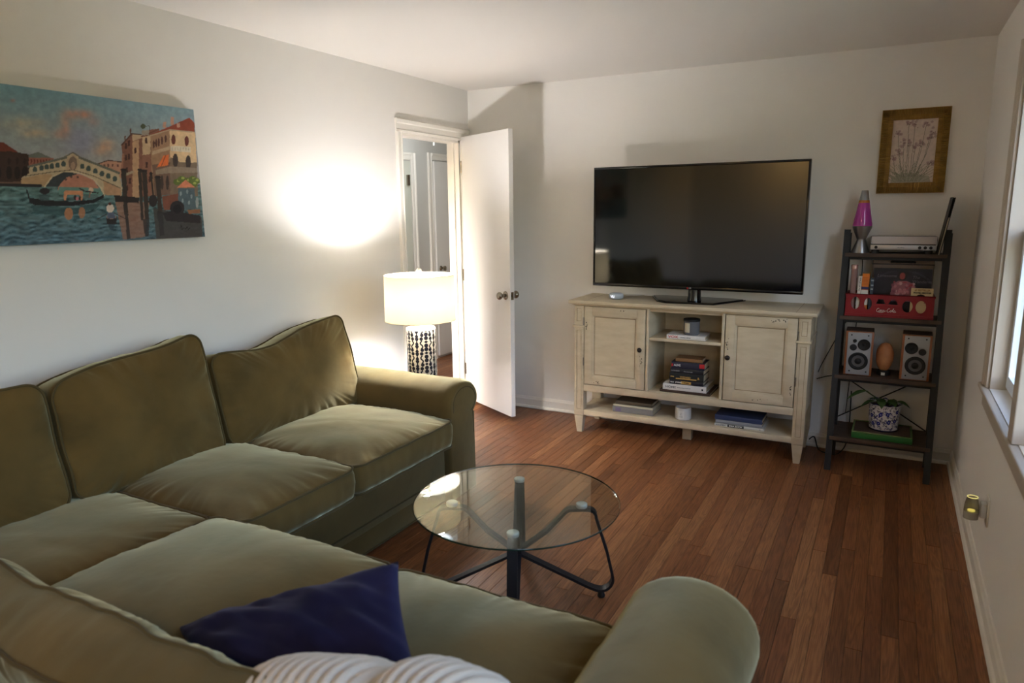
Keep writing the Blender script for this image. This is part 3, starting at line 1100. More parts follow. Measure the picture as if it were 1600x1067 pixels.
def leg_path():
    P = [(0.012, 0.186), (0.15, 0.117), (0.29, 0.047)]
    cx, cz, r = 0.335, 0.083, 0.05
    for k in range(9):
        a = -PI / 2 - 0.42 + k / 8 * (PI / 2 + 0.42 + 0.25)
        P.append((cx + r * math.cos(a), cz + r * math.sin(a)))
    P += [(0.36, 0.2), (0.315, 0.345)]
    for k in range(5):
        a = 0.3 + k / 4 * (PI / 2 - 0.3)
        P.append((0.285 + 0.03 * math.cos(a), 0.348 + 0.03 * math.sin(a)))
    P += [(0.262, 0.379), (0.232, 0.377)]
    for k in range(4):
        a = PI / 2 + (k + 1) / 4 * 0.75
        P.append((0.222 + 0.04 * math.cos(a), 0.338 + 0.04 * math.sin(a)))
    P += [(0.12, 0.283), (0.04, 0.222), (0.012, 0.208), (0.012, 0.186)]
    return P


PADM = M('pad_steel', (205, 202, 200), 0.3, metal=0.35)
A0 = math.radians(25)
for k in range(4):
    a = A0 + k * PI / 2
    c, s = math.cos(a), math.sin(a)
    lg = MB().bar([(r * c, r * s, z) for r, z in leg_path()], (-s, c, 0), 0.037, 0.011).build('leg', BLACKM, ct, smooth=40)
    MB().lathe([(0.021, 0), (0.023, 0.004), (0.023, 0.014), (0.02, 0.017)], 24, (0.258 * c, 0.258 * s, 0.3848)).build('glass_pad', PADM, lg, smooth=50)
    MB().lathe([(0.014, 0), (0.016, 0.006), (0.012, 0.018), (0.006, 0.028)], 16, (0.34 * c, 0.34 * s, 0.0005)).build('foot', RUBBER, lg, smooth=50)
MB().box((-0.019, -0.019, 0.165), (0.019, 0.019, 0.225), Matrix.Rotation(A0, 4, 'Z'), bev=0.002).build('hub', BLACKM, ct)

# ------------------------------------------------------------------ lamp on its side table behind the far arm
LX, LY = 0.538, -1.458
st_ = thing('side_table', 'small round dark side table behind the far sofa arm, carrying the lit lamp', 'table', (LX, LY + 0.04, 0))
MB().lathe([(0.145, 0.425), (0.15, 0.43), (0.15, 0.445), (0.145, 0.4498)], 40).build('tabletop', DARKWOOD, st_, smooth=40)
MB().lathe([(0.025, 0.02), (0.02, 0.1), (0.018, 0.36), (0.05, 0.425)], 20).build('pedestal', DARKWOOD, st_, smooth=40)
MB().lathe([(0.13, 0.0), (0.13, 0.012), (0.03, 0.03)], 32).build('base', DARKWOOD, st_, smooth=40)

lp = thing('table_lamp', 'lit table lamp with white drum shade and black and white patterned cylinder base', 'lamp', (LX, LY, 0.45))
RB, HB = 0.0875, 0.42
nx, ny = 420, 240
th = np.linspace(0, 2 * PI, nx, endpoint=False)
zz = np.linspace(0.0005, HB - 0.012, ny)
TX, ZY = np.meshgrid(th * RB * 1000, zz * 1000)
pr = Print(TX, ZY, (196, 186, 168))
NCOL = 20
colw = 2 * PI * RB * 1000 / NCOL
BLK = (30, 30, 40)
for c in range(NCOL + 1):
    xc = c * colw
    tp = (0, 1, 2, 3)[c % 4]
    for r in range(20):
        zc = r * 22 + 6
        if tp == 0:                      # chain of spear heads
            if r % 2 == 0:
                pr.poly([(xc - 1.2, zc - 15), (xc + 1.2, zc - 15), (xc + 11.5, zc + 3), (xc - 11.5, zc + 3)], BLK)
                pr.ell(xc, zc + 5, 11.5, 7.5, BLK)
            else:
                pr.poly([(xc - 1.2, zc + 13), (xc + 1.2, zc + 13), (xc + 10, zc - 3), (xc - 10, zc - 3)], BLK)
                pr.ell(xc, zc - 5, 10, 6.5, BLK)
        elif tp == 2:
            pr.ell(xc, zc + 8, 12.5 if r % 3 else 8.5, 12 if r % 3 else 8, BLK)
            if r % 3 == 0:
                pr.line([(xc - 12, zc + 8), (xc + 12, zc + 8)], 3.0, BLK)
        else:
            sg = 1 if tp == 1 else -1
            ph = r % 4
            if ph in (0, 1):
                pr.ell(xc + sg * (3 if ph else -1), zc + 4, 10.5, 11, BLK)
            elif ph == 2:
                pr.line([(xc + sg * 7 * math.sin(q / 8 * 2 * PI), zc - 8 + q * 5.2) for q in range(9)], 8.5, BLK)
P3 = np.stack([RB * np.cos(th)[None].repeat(ny, 0), RB * np.sin(th)[None].repeat(ny, 0), zz[:, None].repeat(nx, 1)], -1)
P3 = P3 * np.array([1, 1, 1])
GLZ = attr_mat('patterned_glaze', 0.25, 0.5)
grid_mesh('base', P3, pr.c, GLZ, lp, wrap=True)
CERAM = M('white_ceramic', (204, 196, 182), 0.3)
MB().lathe([(RB, HB - 0.012), (RB - 0.003, HB - 0.004), (RB - 0.012, HB), (0.03, HB + 0.001)], 64).build('shoulder', CERAM, lp, smooth=40)
MB().lathe([(RB, 0), (0.08, 0.0005)], 64).build('base_plate', CERAM, lp)
MB().lathe([(0.056, HB), (0.057, HB + 0.018), (0.03, HB + 0.02)], 32).build('neck', CERAM, lp, smooth=40)
MB().lathe([(0.012, HB + 0.018), (0.012, HB + 0.06), (0.02, HB + 0.062), (0.02, HB + 0.096), (0.016, HB + 0.1)], 20).build('socket', NICKEL, lp, smooth=40)
Z0, Z1, SR = 0.462, 0.726, 0.203
MB().lathe([(SR + 0.004, Z0), (SR, Z1)], 96, caps=False).build('shade', SHADE, lp, smooth=60)
for z_, r_ in ((Z0, SR + 0.004), (Z1, SR)):
    MB().tube([((r_) * math.cos(a), (r_) * math.sin(a), z_) for a in np.linspace(0, 2 * PI, 96, endpoint=False)], 0.0018, 6, closed=True).build('shade_rim', M('rim_tape', (190, 178, 150), 0.7), lp, smooth=True)
sp = MB()
for k in range(3):
    a = 2 * PI * k / 3 + 0.4
    sp.tube([(0, 0, Z1 - 0.012), (SR * 0.5 * math.cos(a), SR * 0.5 * math.sin(a), Z1 - 0.012), (SR * math.cos(a), SR * math.sin(a), Z1 - 0.002)], 0.0018, 6)
sp.build('spider', NICKEL, lp, smooth=True)
hp = MB()
hp.tube([(0.02, 0, HB + 0.06)] + [(0.055 * math.sin(t), 0, HB + 0.06 + 0.222 * t / PI) for t in np.linspace(0.4, PI, 12)], 0.0018, 6)
hp.tube([(-0.02, 0, HB + 0.06)] + [(-0.055 * math.sin(t), 0, HB + 0.06 + 0.222 * t / PI) for t in np.linspace(0.4, PI, 12)], 0.0018, 6)
hp.build('harp', NICKEL, lp, smooth=True)
MB().lathe([(0.006, Z1 - 0.02), (0.006, Z1 + 0.004), (0.013, Z1 + 0.012), (0.017, Z1 + 0.024), (0.013, Z1 + 0.036), (0.003, Z1 + 0.041)], 20).build('finial', CERAM, lp, smooth=60)
RBU = 0.045
bulb = MB().lathe([(0.014, 0.545), (0.016, 0.565)] + [(max(0.002, RBU * math.sin(a)), 0.605 - RBU * math.cos(a)) for a in np.linspace(0.5, PI, 14)], 24).build('bulb', M('lit_bulb', (255, 240, 220), 0.4), lp, smooth=60)
bn = bulb.data.materials[0].node_tree.nodes['Principled BSDF']
bn.inputs['Emission Color'].default_value = (*LAMP_COL, 1)
bn.inputs['Emission Strength'].default_value = LAMP_W / (PI * 4 * PI * RBU * RBU)

# ------------------------------------------------------------------ canvas painting on the left wall
pa = thing('canvas_painting', 'unframed wide canvas painting of a canal with arched bridge and boats on left wall', 'painting', (0.0, -3.1, 1.43))
PY0, PY1, PZ0, PZ1 = -3.71, -2.49, 1.433, 2.02
MB().box((0.006, PY0 + 3.1, 0.003), (0.03, PY1 + 3.1, PZ1 - 1.43), bev=0.002).build('stretched_canvas', M('canvas_edge', (70, 74, 72), 0.8), pa)
nx, ny = 440, 215
gy = np.linspace(PY0, PY1, nx); gz = np.linspace(PZ0, PZ1, ny)
GY, GZ_ = np.meshgrid(gy, gz)
PTS = np.stack([np.full_like(GY, 0.0312), GY, GZ_], -1)
# design grid: the picture's own drawing units (a plain plane-to-plane map)
dd = PTS - CAM
zc_ = dd @ cf
CXp = (800 + FPX * (dd @ cr) / zc_) * 3.5556
CYp = (533.5 - FPX * (dd @ cu) / zc_ - 100) * 3.5556
pr = Print(CXp, CYp, (96, 134, 148))
tt = np.clip((CYp - 130) / 480, 0, 1)[..., None]
pr.c = np.array((110, 146, 160)) * (1 - tt) + np.array((156, 150, 152)) * tt
n1 = smooth_noise(CXp.shape, (14, 26)); n2 = smooth_noise(CXp.shape, (40, 80)); n3 = smooth_noise(CXp.shape, (90, 60))
for (x, y, rx, ry, c, a) in ((60, 330, 130, 40, (176, 160, 138), .8), (190, 385, 90, 32, (180, 158, 134), .8), (210, 325, 60, 26, (172, 158, 140), .7), (-180, 300, 140, 60, (170, 156, 138), .7),
                             (450, 430, 110, 120, (134, 136, 158), .9), (360, 330, 34, 70, (186, 134, 112), .95), (400, 280, 60, 34, (182, 134, 114), .95), (470, 280, 50, 26, (178, 132, 114), .9),
                             (520, 320, 40, 34, (160, 132, 124), .6), (590, 460, 60, 50, (186, 148, 122), .9), (560, 490, 50, 30, (176, 146, 126), .7), (330, 390, 40, 30, (170, 134, 118), .6), (70, 203, 16, 10, (150, 120, 112), .8)):
    d = ((CXp - x) / rx) ** 2 + ((CYp - y) / ry) ** 2
    pr._put(np.exp(-d * 1.4) * np.clip(0.35 + 1.2 * n1 * (0.5 + n2), 0, 1.15), c, a)
pr.poly([(-400, 430), (20, 436), (105, 492), (162, 502), (162, 655), (120, 668), (-400, 668)], (58, 40, 34))
pr.poly([(-400, 430), (20, 436), (105, 492), (60, 486), (-400, 470)], (104, 50, 38))
for x in (-110, -60, -10, 50, 96, 138):
    pr.ell(x, 604, 17, 36, (36, 26, 26)); pr.ell(x, 540, 9, 18, (44, 30, 28))
pr.line([(-300, 660), (120, 660)], 12, (98, 74, 64))
pr.poly([(160, 505), (212, 488), (292, 524), (292, 548), (160, 560)], (100, 104, 100))
pr.poly([(160, 518), (300, 524), (300, 560), (160, 566)], (142, 92, 78))
for x in range(170, 290, 17):
    pr.poly([(x, 530), (x + 8, 530), (x + 8, 552), (x, 552)], (100, 52, 46))
pr.poly([(545, 552), (600, 535), (682, 545), (684, 640), (545, 585)], (172, 128, 108))
pr.line([(540, 556), (600, 535), (684, 545)], 6, (84, 66, 58))
for x in (575, 596, 620, 650):
    pr.poly([(x, 556), (x + 10, 556), (x + 10, 572), (x, 572)], (104, 74, 66))
# water
wy = np.clip((CYp - 670) / 330, 0, 1)[..., None]
wc = np.array((84, 112, 112)) * (1 - wy) + np.array((70, 94, 108)) * wy
wc = wc * (0.74 + 0.5 * n3[..., None])
strk = (np.sin(CYp * 0.19 + 9 * n1 + CXp * 0.012) * 0.5 + 0.5) * n2
wc = wc - 24 * (strk[..., None] > 0.52) + 14 * (strk[..., None] < 0.12)
mw = (CYp > 668).astype(float)[..., None]
pr.c = pr.c * (1 - mw) + wc * mw
# bridge
pr.poly([(322, 676), (350, 625), (440, 610), (520, 645), (556, 700), (322, 700)], (170, 118, 100))
for x, y in ((395, 626), (432, 628), (365, 640)):
    pr.ell(x, y, 7, 7, (96, 70, 64))
pr.poly([(326, 682), (560, 690), (575, 725), (326, 725)], (92, 128, 122))
pr.poly([(118, 632), (162, 608), (162, 568), (366, 522), (366, 505), (405, 494), (442, 518), (660, 606), (680, 690), (676, 732), (578, 726), (560, 688), (520, 640), (440, 602), (350, 598), (290, 625), (248, 682), (118, 664)], (176, 158, 132))
pr.poly([(118, 636), (250, 610), (300, 618), (248, 682), (118, 664)], (168, 138, 106))
pr.poly([(575, 650), (668, 690), (676, 732), (578, 726)], (170, 134, 106))
pr.poly([(248, 682), (290, 625), (350, 598), (440, 602), (425, 612), (365, 632), (322, 684)], (56, 60, 64))
pr.line([(248, 682), (290, 625), (350, 598), (440, 602), (520, 640), (560, 688), (580, 728)], 8, (190, 172, 146))
pr.line([(160, 570), (366, 520)], 13, (98, 98, 92)); pr.line([(442, 520), (662, 606)], 13, (98, 98, 92))
pr.line([(362, 514), (405, 492), (446, 518)], 8, (104, 100, 92))
pr.line([(140, 622), (290, 600), (405, 588), (520, 622), (670, 690)], 5, (98, 88, 76))
pr.poly([(370, 522), (405, 502), (438, 522), (438, 586), (370, 588)], (172, 150, 126))
pr.ell(405, 552, 24, 38, (116, 98, 88)); pr.ell(405, 566, 12, 22, (156, 130, 112))
for x, y in ((195, 586), (231, 578), (259, 573), (288, 568), (320, 563), (353, 556), (457, 570), (492, 582), (530, 596), (566, 610), (602, 623), (638, 638)):
    pr.ell(x, y, 13, 17, (66, 78, 76)); pr.line([(x - 13, y + 14), (x + 13, y + 16)], 4, (170, 154, 130))
# right hand houses
pr.poly([(676, 448), (730, 384), (790, 394), (832, 364), (884, 360), (900, 735), (690, 738)], (122, 84, 70))
pr.poly([(736, 432), (772, 420), (772, 742), (736, 742)], (176, 142, 112))
pr.poly([(735, 388), (790, 396), (790, 410), (735, 430)], (182, 156, 128))
pr.poly([(790, 406), (836, 398), (836, 500), (792, 506)], (184, 158, 128))
pr.poly([(790, 510), (835, 500), (850, 730), (800, 735)], (134, 94, 78))
pr.line([(676, 450), (732, 386)], 7, (90, 62, 54)); pr.line([(732, 386), (786, 394)], 7, (84, 66, 58)); pr.line([(786, 404), (880, 362)], 7, (108, 66, 52))
pr.line([(725, 385), (725, 362)], 8, (96, 70, 60)); pr.line([(695, 420), (695, 400)], 7, (96, 70, 60))
pr.poly([(788, 368), (830, 368), (826, 396), (790, 396)], (150, 140, 128)); pr.ell(795, 346, 14, 14, (70, 76, 56)); pr.line([(810, 346), (832, 344), (832, 366)], 3, (70, 62, 54))
pr.line([(684, 500), (676, 600)], 10, (150, 104, 86))
for (x, y) in ((700, 455), (716, 440), (700, 520), (716, 515), (705, 590), (722, 650), (705, 690), (752, 480), (812, 425), (815, 560), (832, 640)):
    pr.poly([(x - 6, y - 15), (x + 6, y - 17), (x + 6, y + 15), (x - 6, y + 17)], (72, 46, 42))
pr.line([(704, 612), (736, 600)], 14, (160, 144, 124))
pr.poly([(836, 400), (942, 368), (948, 560), (890, 735), (845, 735)], (150, 118, 94))
pr.poly([(845, 560), (946, 545), (946, 725), (860, 735)], (110, 86, 74))
pr.poly([(942, 366), (1084, 376), (1094, 560), (945, 556)], (206, 178, 140))
pr.poly([(945, 515), (1000, 545), (1094, 548), (1100, 735), (945, 735)], (120, 102, 88))
pr.poly([(826, 396), (940, 348), (1052, 298), (1079, 326), (1082, 378), (940, 364)], (136, 66, 48))
pr.line([(828, 400), (940, 366), (1082, 378)], 6, (170, 150, 124))
for x, y0, y1 in ((914, 322, 356), (957, 294, 338), (991, 328, 352)):
    pr.poly([(x - 9, y0), (x + 9, y0), (x + 9, y1), (x - 9, y1)], (178, 134, 114))
for x, y in ((854, 446), (868, 440), (882, 435), (900, 426), (920, 416)):
    pr.ell(x, y, 6, 22, (84, 56, 50))
for x, y, rx, ry, c in ((964, 420, 12, 28, (102, 54, 46)), (1037, 428, 12, 28, (102, 54, 46)), (974, 536, 15, 38, (64, 54, 52)), (1046, 546, 15, 38, (64, 54, 52)), (900, 660, 9, 40, (66, 54, 50)), (930, 660, 9, 40, (66, 54, 50))):
    pr.ell(x, y, rx, ry, c)
pr.poly([(948, 454), (1060, 462), (1060, 490), (948, 482)], (204, 194, 176))
for x in range(958, 1056, 15):
    pr.line([(x, 466), (x, 478)], 4, (176, 164, 148))
pr.poly([(846, 485), (946, 455), (946, 475), (846, 505)], (176, 152, 126))
pr.poly([(864, 590), (946, 568), (1094, 576), (1096, 604), (946, 606), (866, 614)], (140, 126, 112))
pr.poly([(872, 574), (908, 510), (938, 503), (934, 562)], (214, 110, 60)); pr.line([(896, 568), (920, 508)], 5, (150, 78, 50))
for x, y in ((985, 655), (1010, 640), (1040, 650), (1070, 640), (1090, 650), (1075, 668)):
    pr.ell(x, y, 22, 18, (92, 108, 52)); pr.ell(x + 6, y - 6, 9, 7, (150, 160, 84))
pr.poly([(982, 688), (1031, 643), (1083, 684)], (206, 128, 98)); pr.poly([(990, 690), (1080, 690), (1086, 806), (990, 806)], (78, 96, 106))
for x, y in ((1005, 720), (1040, 710), (1064, 735), (1015, 760), (1050, 770)):
    pr.ell(x, y, 6, 12, (128, 144, 150))
pr.ell(1095, 770, 9, 30, (150, 156, 160))
# mooring water on the right, reflections, posts, boats
pr.poly([(636, 745), (830, 770), (806, 960), (684, 975)], (150, 104, 86), 0.75)
pr.poly([(850, 800), (1120, 850), (1125, 970), (870, 975)], (66, 62, 62), 0.9)
pr.poly([(900, 735), (990, 720), (990, 810), (910, 810)], (120, 74, 60))
for a, c_, z0, z1 in ((672, 700, 590, 840), (766, 786, 590, 870), (788, 816, 595, 862), (862, 890, 630, 830), (832, 846, 610, 760)):
    pr.poly([(a, z0), (c_, z0), (c_ + 12, z1), (a + 18, z1)], (58, 50, 46)); pr.ell((a + c_) / 2, z0 - 2, (c_ - a) / 2 + 3, 8, (44, 38, 38))
pr.poly([(694, 830), (712, 830), (724, 970), (706, 975)], (62, 54, 54)); pr.poly([(792, 860), (830, 860), (826, 960), (806, 960)], (50, 44, 46), .8); pr.poly([(872, 820), (905, 820), (912, 950), (890, 955)], (46, 44, 48), .8)
pr.poly([(634, 728), (775, 742), (770, 772), (640, 764)], (44, 38, 38)); pr.ell(850, 760, 24, 34, (46, 42, 44))
pr.poly([(902, 828), (960, 815), (1115, 842), (1113, 885), (925, 872)], (42, 38, 42)); pr.ell(985, 800, 40, 40, (44, 40, 44)); pr.ell(985, 806, 24, 26, (30, 26, 32))
pr.poly([(1040, 812), (1112, 805), (1112, 830), (1050, 832)], (142, 96, 70))
# gondola
pr.poly([(175, 785), (420, 800), (560, 770), (540, 800), (380, 845), (190, 830)], (50, 76, 80), .75)
pr.ell(382, 832, 24, 34, (176, 118, 84), .9); pr.ell(455, 826, 18, 32, (170, 114, 82), .85)
pr.poly([(143, 694), (152, 698), (166, 742), (250, 756), (400, 764), (520, 752), (578, 724), (578, 742), (520, 772), (400, 788), (200, 786), (166, 772), (156, 740)], (34, 32, 36))
pr.poly([(354, 712), (362, 702), (455, 704), (462, 712), (458, 756), (448, 756), (442, 726), (372, 726), (366, 758), (356, 758)], (190, 130, 98))
pr.ell(416, 742, 8, 14, (52, 36, 40)); pr.ell(430, 748, 10, 9, (180, 110, 116)); pr.ell(444, 744, 6, 12, (44, 30, 32))
pr.ell(248, 706, 28, 18, (38, 34, 38)); pr.poly([(215, 725), (280, 725), (270, 760), (225, 760)], (58, 76, 80), .7)
pr.ell(506, 702, 14, 17, (196, 170, 152)); pr.line([(500, 715), (496, 740)], 8, (120, 90, 80)); pr.line([(440, 690), (470, 706), (545, 716)], 7, (48, 44, 48))
pr.line([(-60, 668), (225, 676)], 18, (40, 36, 38))
pr.line([(540, 862), (590, 836)], 4, (56, 44, 42)); pr.line([(636, 828), (704, 864)], 4, (56, 44, 42))
pr.poly([(588, 846), (650, 846), (646, 890), (594, 890)], (42, 36, 38)); pr.ell(619, 850, 30, 10, (140, 118, 106)); pr.poly([(598, 825), (634, 825), (640, 856), (594, 856)], (82, 90, 112))
pr.ell(612, 802, 21, 24, (206, 190, 180)); pr.ell(610, 777, 9, 9, (78, 44, 40)); pr.poly([(600, 890), (640, 890), (626, 925), (610, 920)], (48, 62, 74), .7)
pr.line([(1000, 912), (1008, 898), (1012, 920), (1022, 908), (1030, 918), (1040, 904), (1046, 920), (1056, 910)], 3, (30, 26, 28))
pr.c = pr.c * (0.95 + 0.1 * n2[..., None]) * (0.97 + 0.06 * smooth_noise(CXp.shape, (100, 200))[..., None])
PTS2 = PTS - np.array([0, -3.1, 1.43])
grid_mesh('painted_face', PTS2, pr.c * 1.06, attr_mat('oil_paint', 0.55, 0.3, bump=0.1, bscale=350), pa, smooth=False)

# ------------------------------------------------------------------ media console
CF = -0.42      # front plane of the posts
mc = thing('media_console', 'distressed cream painted media console with two panelled doors and open shelves under the television', 'cabinet', (1.825, -0.22, 0))
OC = Matrix.Translation((-1.825, 0.22, 0))


def cbox(name, a, c, bev=0.003, mat=CREAM, parent=mc):
    return MB().box(a, c, OC, bev=bev).build(name, mat, parent, smooth=35)


tp = cbox('top', (1.043, -0.452, 0.912), (2.607, -0.012, 0.936), 0.005)
gl_ = MB()
gl_.box((1.16, -0.4525, 0.9362), (1.1625, -0.012, 0.9366), OC).box((2.49, -0.4525, 0.9362), (2.4925, -0.012, 0.9366), OC)
gl_.box((1.06, -0.4205, 0.9035), (2.59, -0.4195, 0.9055), OC)
gl_.build('glaze_line', GLAZE, tp)
cbox('top_moulding', (1.07, -0.428, 0.9), (2.582, -0.03, 0.912), 0.004)
for sx, x0, x1 in ((0, 1.078, 1.146), (1, 2.506, 2.574)):
    b = MB().box((x0, CF, 0.125), (x1, CF + 0.065, 0.897), OC, bev=0.003)
    p_ = b.build('post', CREAM, mc, smooth=35)
    fr = MB()
    for z0, z1 in ((0.785, 0.885), (0.165, 0.735)):     # raised edges round the recessed fluting panels
        a0, a1 = x0 + 0.012, x1 - 0.012
        for (q0, q1) in (((a0, z0), (a0 + 0.006, z1)), ((a1 - 0.006, z0), (a1, z1)), ((a0 + 0.006, z0), (a1 - 0.006, z0 + 0.006)), ((a0 + 0.006, z1 - 0.006), (a1 - 0.006, z1))):
            fr.box((q0[0], CF - 0.004, q0[1]), (q1[0], CF + 0.001, q1[1]), OC)
    fr.build('panel_bead', CREAM, p_)
    gz = MB()
    for z0, z1 in ((0.785, 0.885), (0.165, 0.735)):
        for xx in (x0 + 0.0185, x1 - 0.0205):
            gz.box((xx, CF - 0.0008, z0 + 0.006), (xx + 0.002, CF + 0.001, z1 - 0.006), OC)
        for zz_ in (z0 + 0.0065, z1 - 0.0085):
            gz.box((x0 + 0.0185, CF - 0.0008, zz_), (x1 - 0.0185, CF + 0.001, zz_ + 0.002), OC)
    gz.build('glaze_line', GLAZE, p_)
    MB().box((x0 - 0.01, CF - 0.016, 0.75), (x1 + 0.01, CF + 0.066, 0.764), OC, bev=0.004).build('collar', CREAM, p_, smooth=35)
    cbox('back_post', (x0, -0.085, 0.125), (x1, -0.02, 0.897))
    for yc in (CF + 0.0325, -0.052):
        lb = MB()
        T = OC @ at((x0 + x1) / 2, yc, 0)
        v = [(-0.018, -0.018, 0), (0.018, -0.018, 0), (0.018, 0.018, 0), (-0.018, 0.018, 0), (-0.032, -0.031, 0.122), (0.032, -0.031, 0.122), (0.032, 0.031, 0.122), (-0.032, 0.031, 0.122)]
        lb.add(v, [(3, 2, 1, 0), (4, 5, 6, 7), (0, 1, 5, 4), (1, 2, 6, 5), (2, 3, 7, 6), (3, 0, 4, 7)], T)
        lb.build('foot', CREAM, mc)
    xs = 1.082 if sx == 0 else 2.552
    cbox('side_panel', (xs, CF + 0.06, 0.30), (xs + 0.018, -0.05, 0.897))
    cbox('side_moulding', (xs - 0.008 + 0.016 * sx, CF + 0.06, 0.752), (xs + 0.018 - 0.008 + 0.016 * sx, -0.02, 0.764))
cbox('back_panel', (1.10, -0.035, 0.30), (2.56, -0.025, 0.90))
cbox('bottom_rail', (1.146, CF + 0.002, 0.303), (2.506, CF + 0.02, 0.35))
cbox('cabinet_floor', (1.10, CF + 0.02, 0.335), (2.56, -0.035, 0.352))
cbox('top_rail', (1.146, CF + 0.024, 0.88), (2.506, CF + 0.04, 0.905))
cbox('low_shelf', (1.10, CF + 0.006, 0.128), (2.55, -0.03, 0.165))
cbox('center_foot', (1.80, -0.25, 0.0), (1.86, -0.19, 0.128))
for x_ in (1.583, 2.064):
    cbox('divider', (x_, CF + 0.003, 0.35), (x_ + 0.018, -0.035, 0.905))
cbox('middle_shelf', (1.601, CF + 0.01, 0.692), (2.064, -0.035, 0.711))


def cab_door(x0, x1, z0, z1, hinge_left, spots):
    d = MB()
    y0, y1 = CF - 0.001, CF + 0.018
    s_ = 0.055
    d.box((x0, y0, z0), (x0 + s_, y1, z1), OC, bev=0.002).box((x1 - s_, y0, z0), (x1, y1, z1), OC, bev=0.002)
    d.box((x0 + s_, y0, z0), (x1 - s_, y1, z0 + s_), OC, bev=0.002).box((x0 + s_, y0, z1 - s_), (x1 - s_, y1, z1), OC, bev=0.002)
    o = d.build('door', CREAM, mc, smooth=35)
    bw = 0.014
    yp = CF + 0.011
    b = MB().box((x0 + s_ + bw, yp, z0 + s_ + bw), (x1 - s_ - bw, CF + 0.016, z1 - s_ - bw), OC)
    b.build('panel', CREAM, o)
    c0 = [(x0 + s_, z0 + s_), (x1 - s_, z0 + s_), (x1 - s_, z1 - s_), (x0 + s_, z1 - s_)]
    c1 = [(x0 + s_ + bw, z0 + s_ + bw), (x1 - s_ - bw, z0 + s_ + bw), (x1 - s_ - bw, z1 - s_ - bw), (x0 + s_ + bw, z1 - s_ - bw)]
    mo = MB()
    for q in range(4):
        q2 = (q + 1) % 4
        mid = [((c0[i][0] * .4 + c1[i][0] * .6), (c0[i][1] * .4 + c1[i][1] * .6)) for i in range(4)]
        V = [(c0[q][0], CF + 0.003, c0[q][1]), (c0[q2][0], CF + 0.003, c0[q2][1]), (mid[q2][0], CF + 0.004, mid[q2][1]), (mid[q][0], CF + 0.004, mid[q][1]), (c1[q2][0], yp + 0.0002, c1[q2][1]), (c1[q][0], yp + 0.0002, c1[q][1])]
        mo.add(V, [(0, 1, 2, 3), (3, 2, 4, 5)], OC)
    mo.build('panel_moulding', CREAM, o)
    g = MB()
    e = 0.0035
    a0, a1, b0, b1 = x0 + s_ + bw, x1 - s_ - bw, z0 + s_ + bw, z1 - s_ - bw
    for q in (((a0, b0), (a0 + e, b1)), ((a1 - e, b0), (a1, b1)), ((a0, b0), (a1, b0 + e)), ((a0, b1 - e), (a1, b1))):
        g.box((q[0][0], yp - 0.0006, q[0][1]), (q[1][0], yp + 0.001, q[1][1]), OC)
    g.build('glaze_line', GLAZE, o)
    kx = x1 - 0.03 if hinge_left else x0 + 0.022
    MB().lathe([(0.006, 0), (0.006, 0.01), (0.013, 0.014), (0.016, 0.02), (0.012, 0.027), (0.004, 0.029)], 20, T=OC @ at(kx, y0, 0.628) @ Matrix.Rotation(PI / 2, 4, 'X')).build('knob', M('dark_bronze', (44, 36, 32), 0.35, metal=0.6), o, smooth=50)
    hx = x0 - 0.006 if hinge_left else x1 + 0.006
    for zz_ in (z0 + 0.13, z1 - 0.13):
        MB().cyl((0, 0, 0), 0.005, 0.055, 10, OC @ at(hx, CF, zz_)).build('hinge', STEEL, o, smooth=50)
    r = random.Random(int(x0 * 100))
    ch = MB()
    for (cx, cz, n, sx, sz) in spots:
        for _ in range(n):
            px, pz = cx + r.gauss(0, sx), cz + r.gauss(0, sz)
            w = r.uniform(0.0012, 0.0034)
            ch.box((px - w, y0 - 0.0004, pz - w * r.uniform(.6, 1.5)), (px + w, y0 + 0.001, pz + w), OC)
    ch.build('worn_spots', CHIP, o)['kind'] = 'stuff'
    return o


cab_door(1.151, 1.577, 0.355, 0.894, True, ((1.165, 0.78, 8, 0.005, 0.02), (1.551, 0.555, 12, 0.005, 0.02), (1.245, 0.372, 7, 0.012, 0.006), (1.42, 0.885, 4, 0.01, 0.004)))
cab_door(2.088, 2.501, 0.355, 0.894, False, ((2.395, 0.875, 14, 0.03, 0.004), (2.103, 0.7, 9, 0.005, 0.02), (2.485, 0.47, 8, 0.005, 0.02), (2.30, 0.375, 6, 0.02, 0.004)))

# ------------------------------------------------------------------ television
tv = thing('television', 'large black flat screen television on a low stand on the cream media console', 'television', (1.815, -0.2, 0.9368))
tv.rotation_euler = (0, 0, -0.022)
OT = Matrix.Translation((-1.815, 0.2, -0.9368))
X0, X1, ZB, ZT = 1.153, 2.507, 1.022, 1.813
MB().box((X0, -0.284, ZB), (X1, -0.248, ZT), OT, bev=0.004).box((X0 + 0.12, -0.25, ZB + 0.08), (X1 - 0.12, -0.21, ZT - 0.15), OT, bev=0.01).build('housing', TVBLK, tv, smooth=35)
MB().box((X0 + 0.013, -0.2855, ZB + 0.021), (X1 - 0.013, -0.283, ZT - 0.014), OT).build('screen', SCREEN, tv)
bz = MB()
for a, c in (((X0, ZB), (X1, ZB + 0.02)), ((X0, ZT - 0.012), (X1, ZT)), ((X0, ZB + 0.02), (X0 + 0.011, ZT - 0.012)), ((X1 - 0.011, ZB + 0.02), (X1, ZT - 0.012))):
    bz.box((a[0], -0.2885, a[1]), (c[0], -0.2835, c[1]), OT, bev=0.0015)
bz.build('bezel', TVBLK, tv, smooth=35)
MB().lathe([(0.045, 0.0), (0.042, 0.02), (0.04, 0.08)], 24, (1.845, -0.235, 0.9485), OT).build('neck', TVBLK, tv, smooth=40)
hexa = [(1.505, -0.06), (1.615, -0.31), (1.69, -0.37), (1.995, -0.345), (2.135, -0.06), (2.06, -0.03), (1.56, -0.03)]
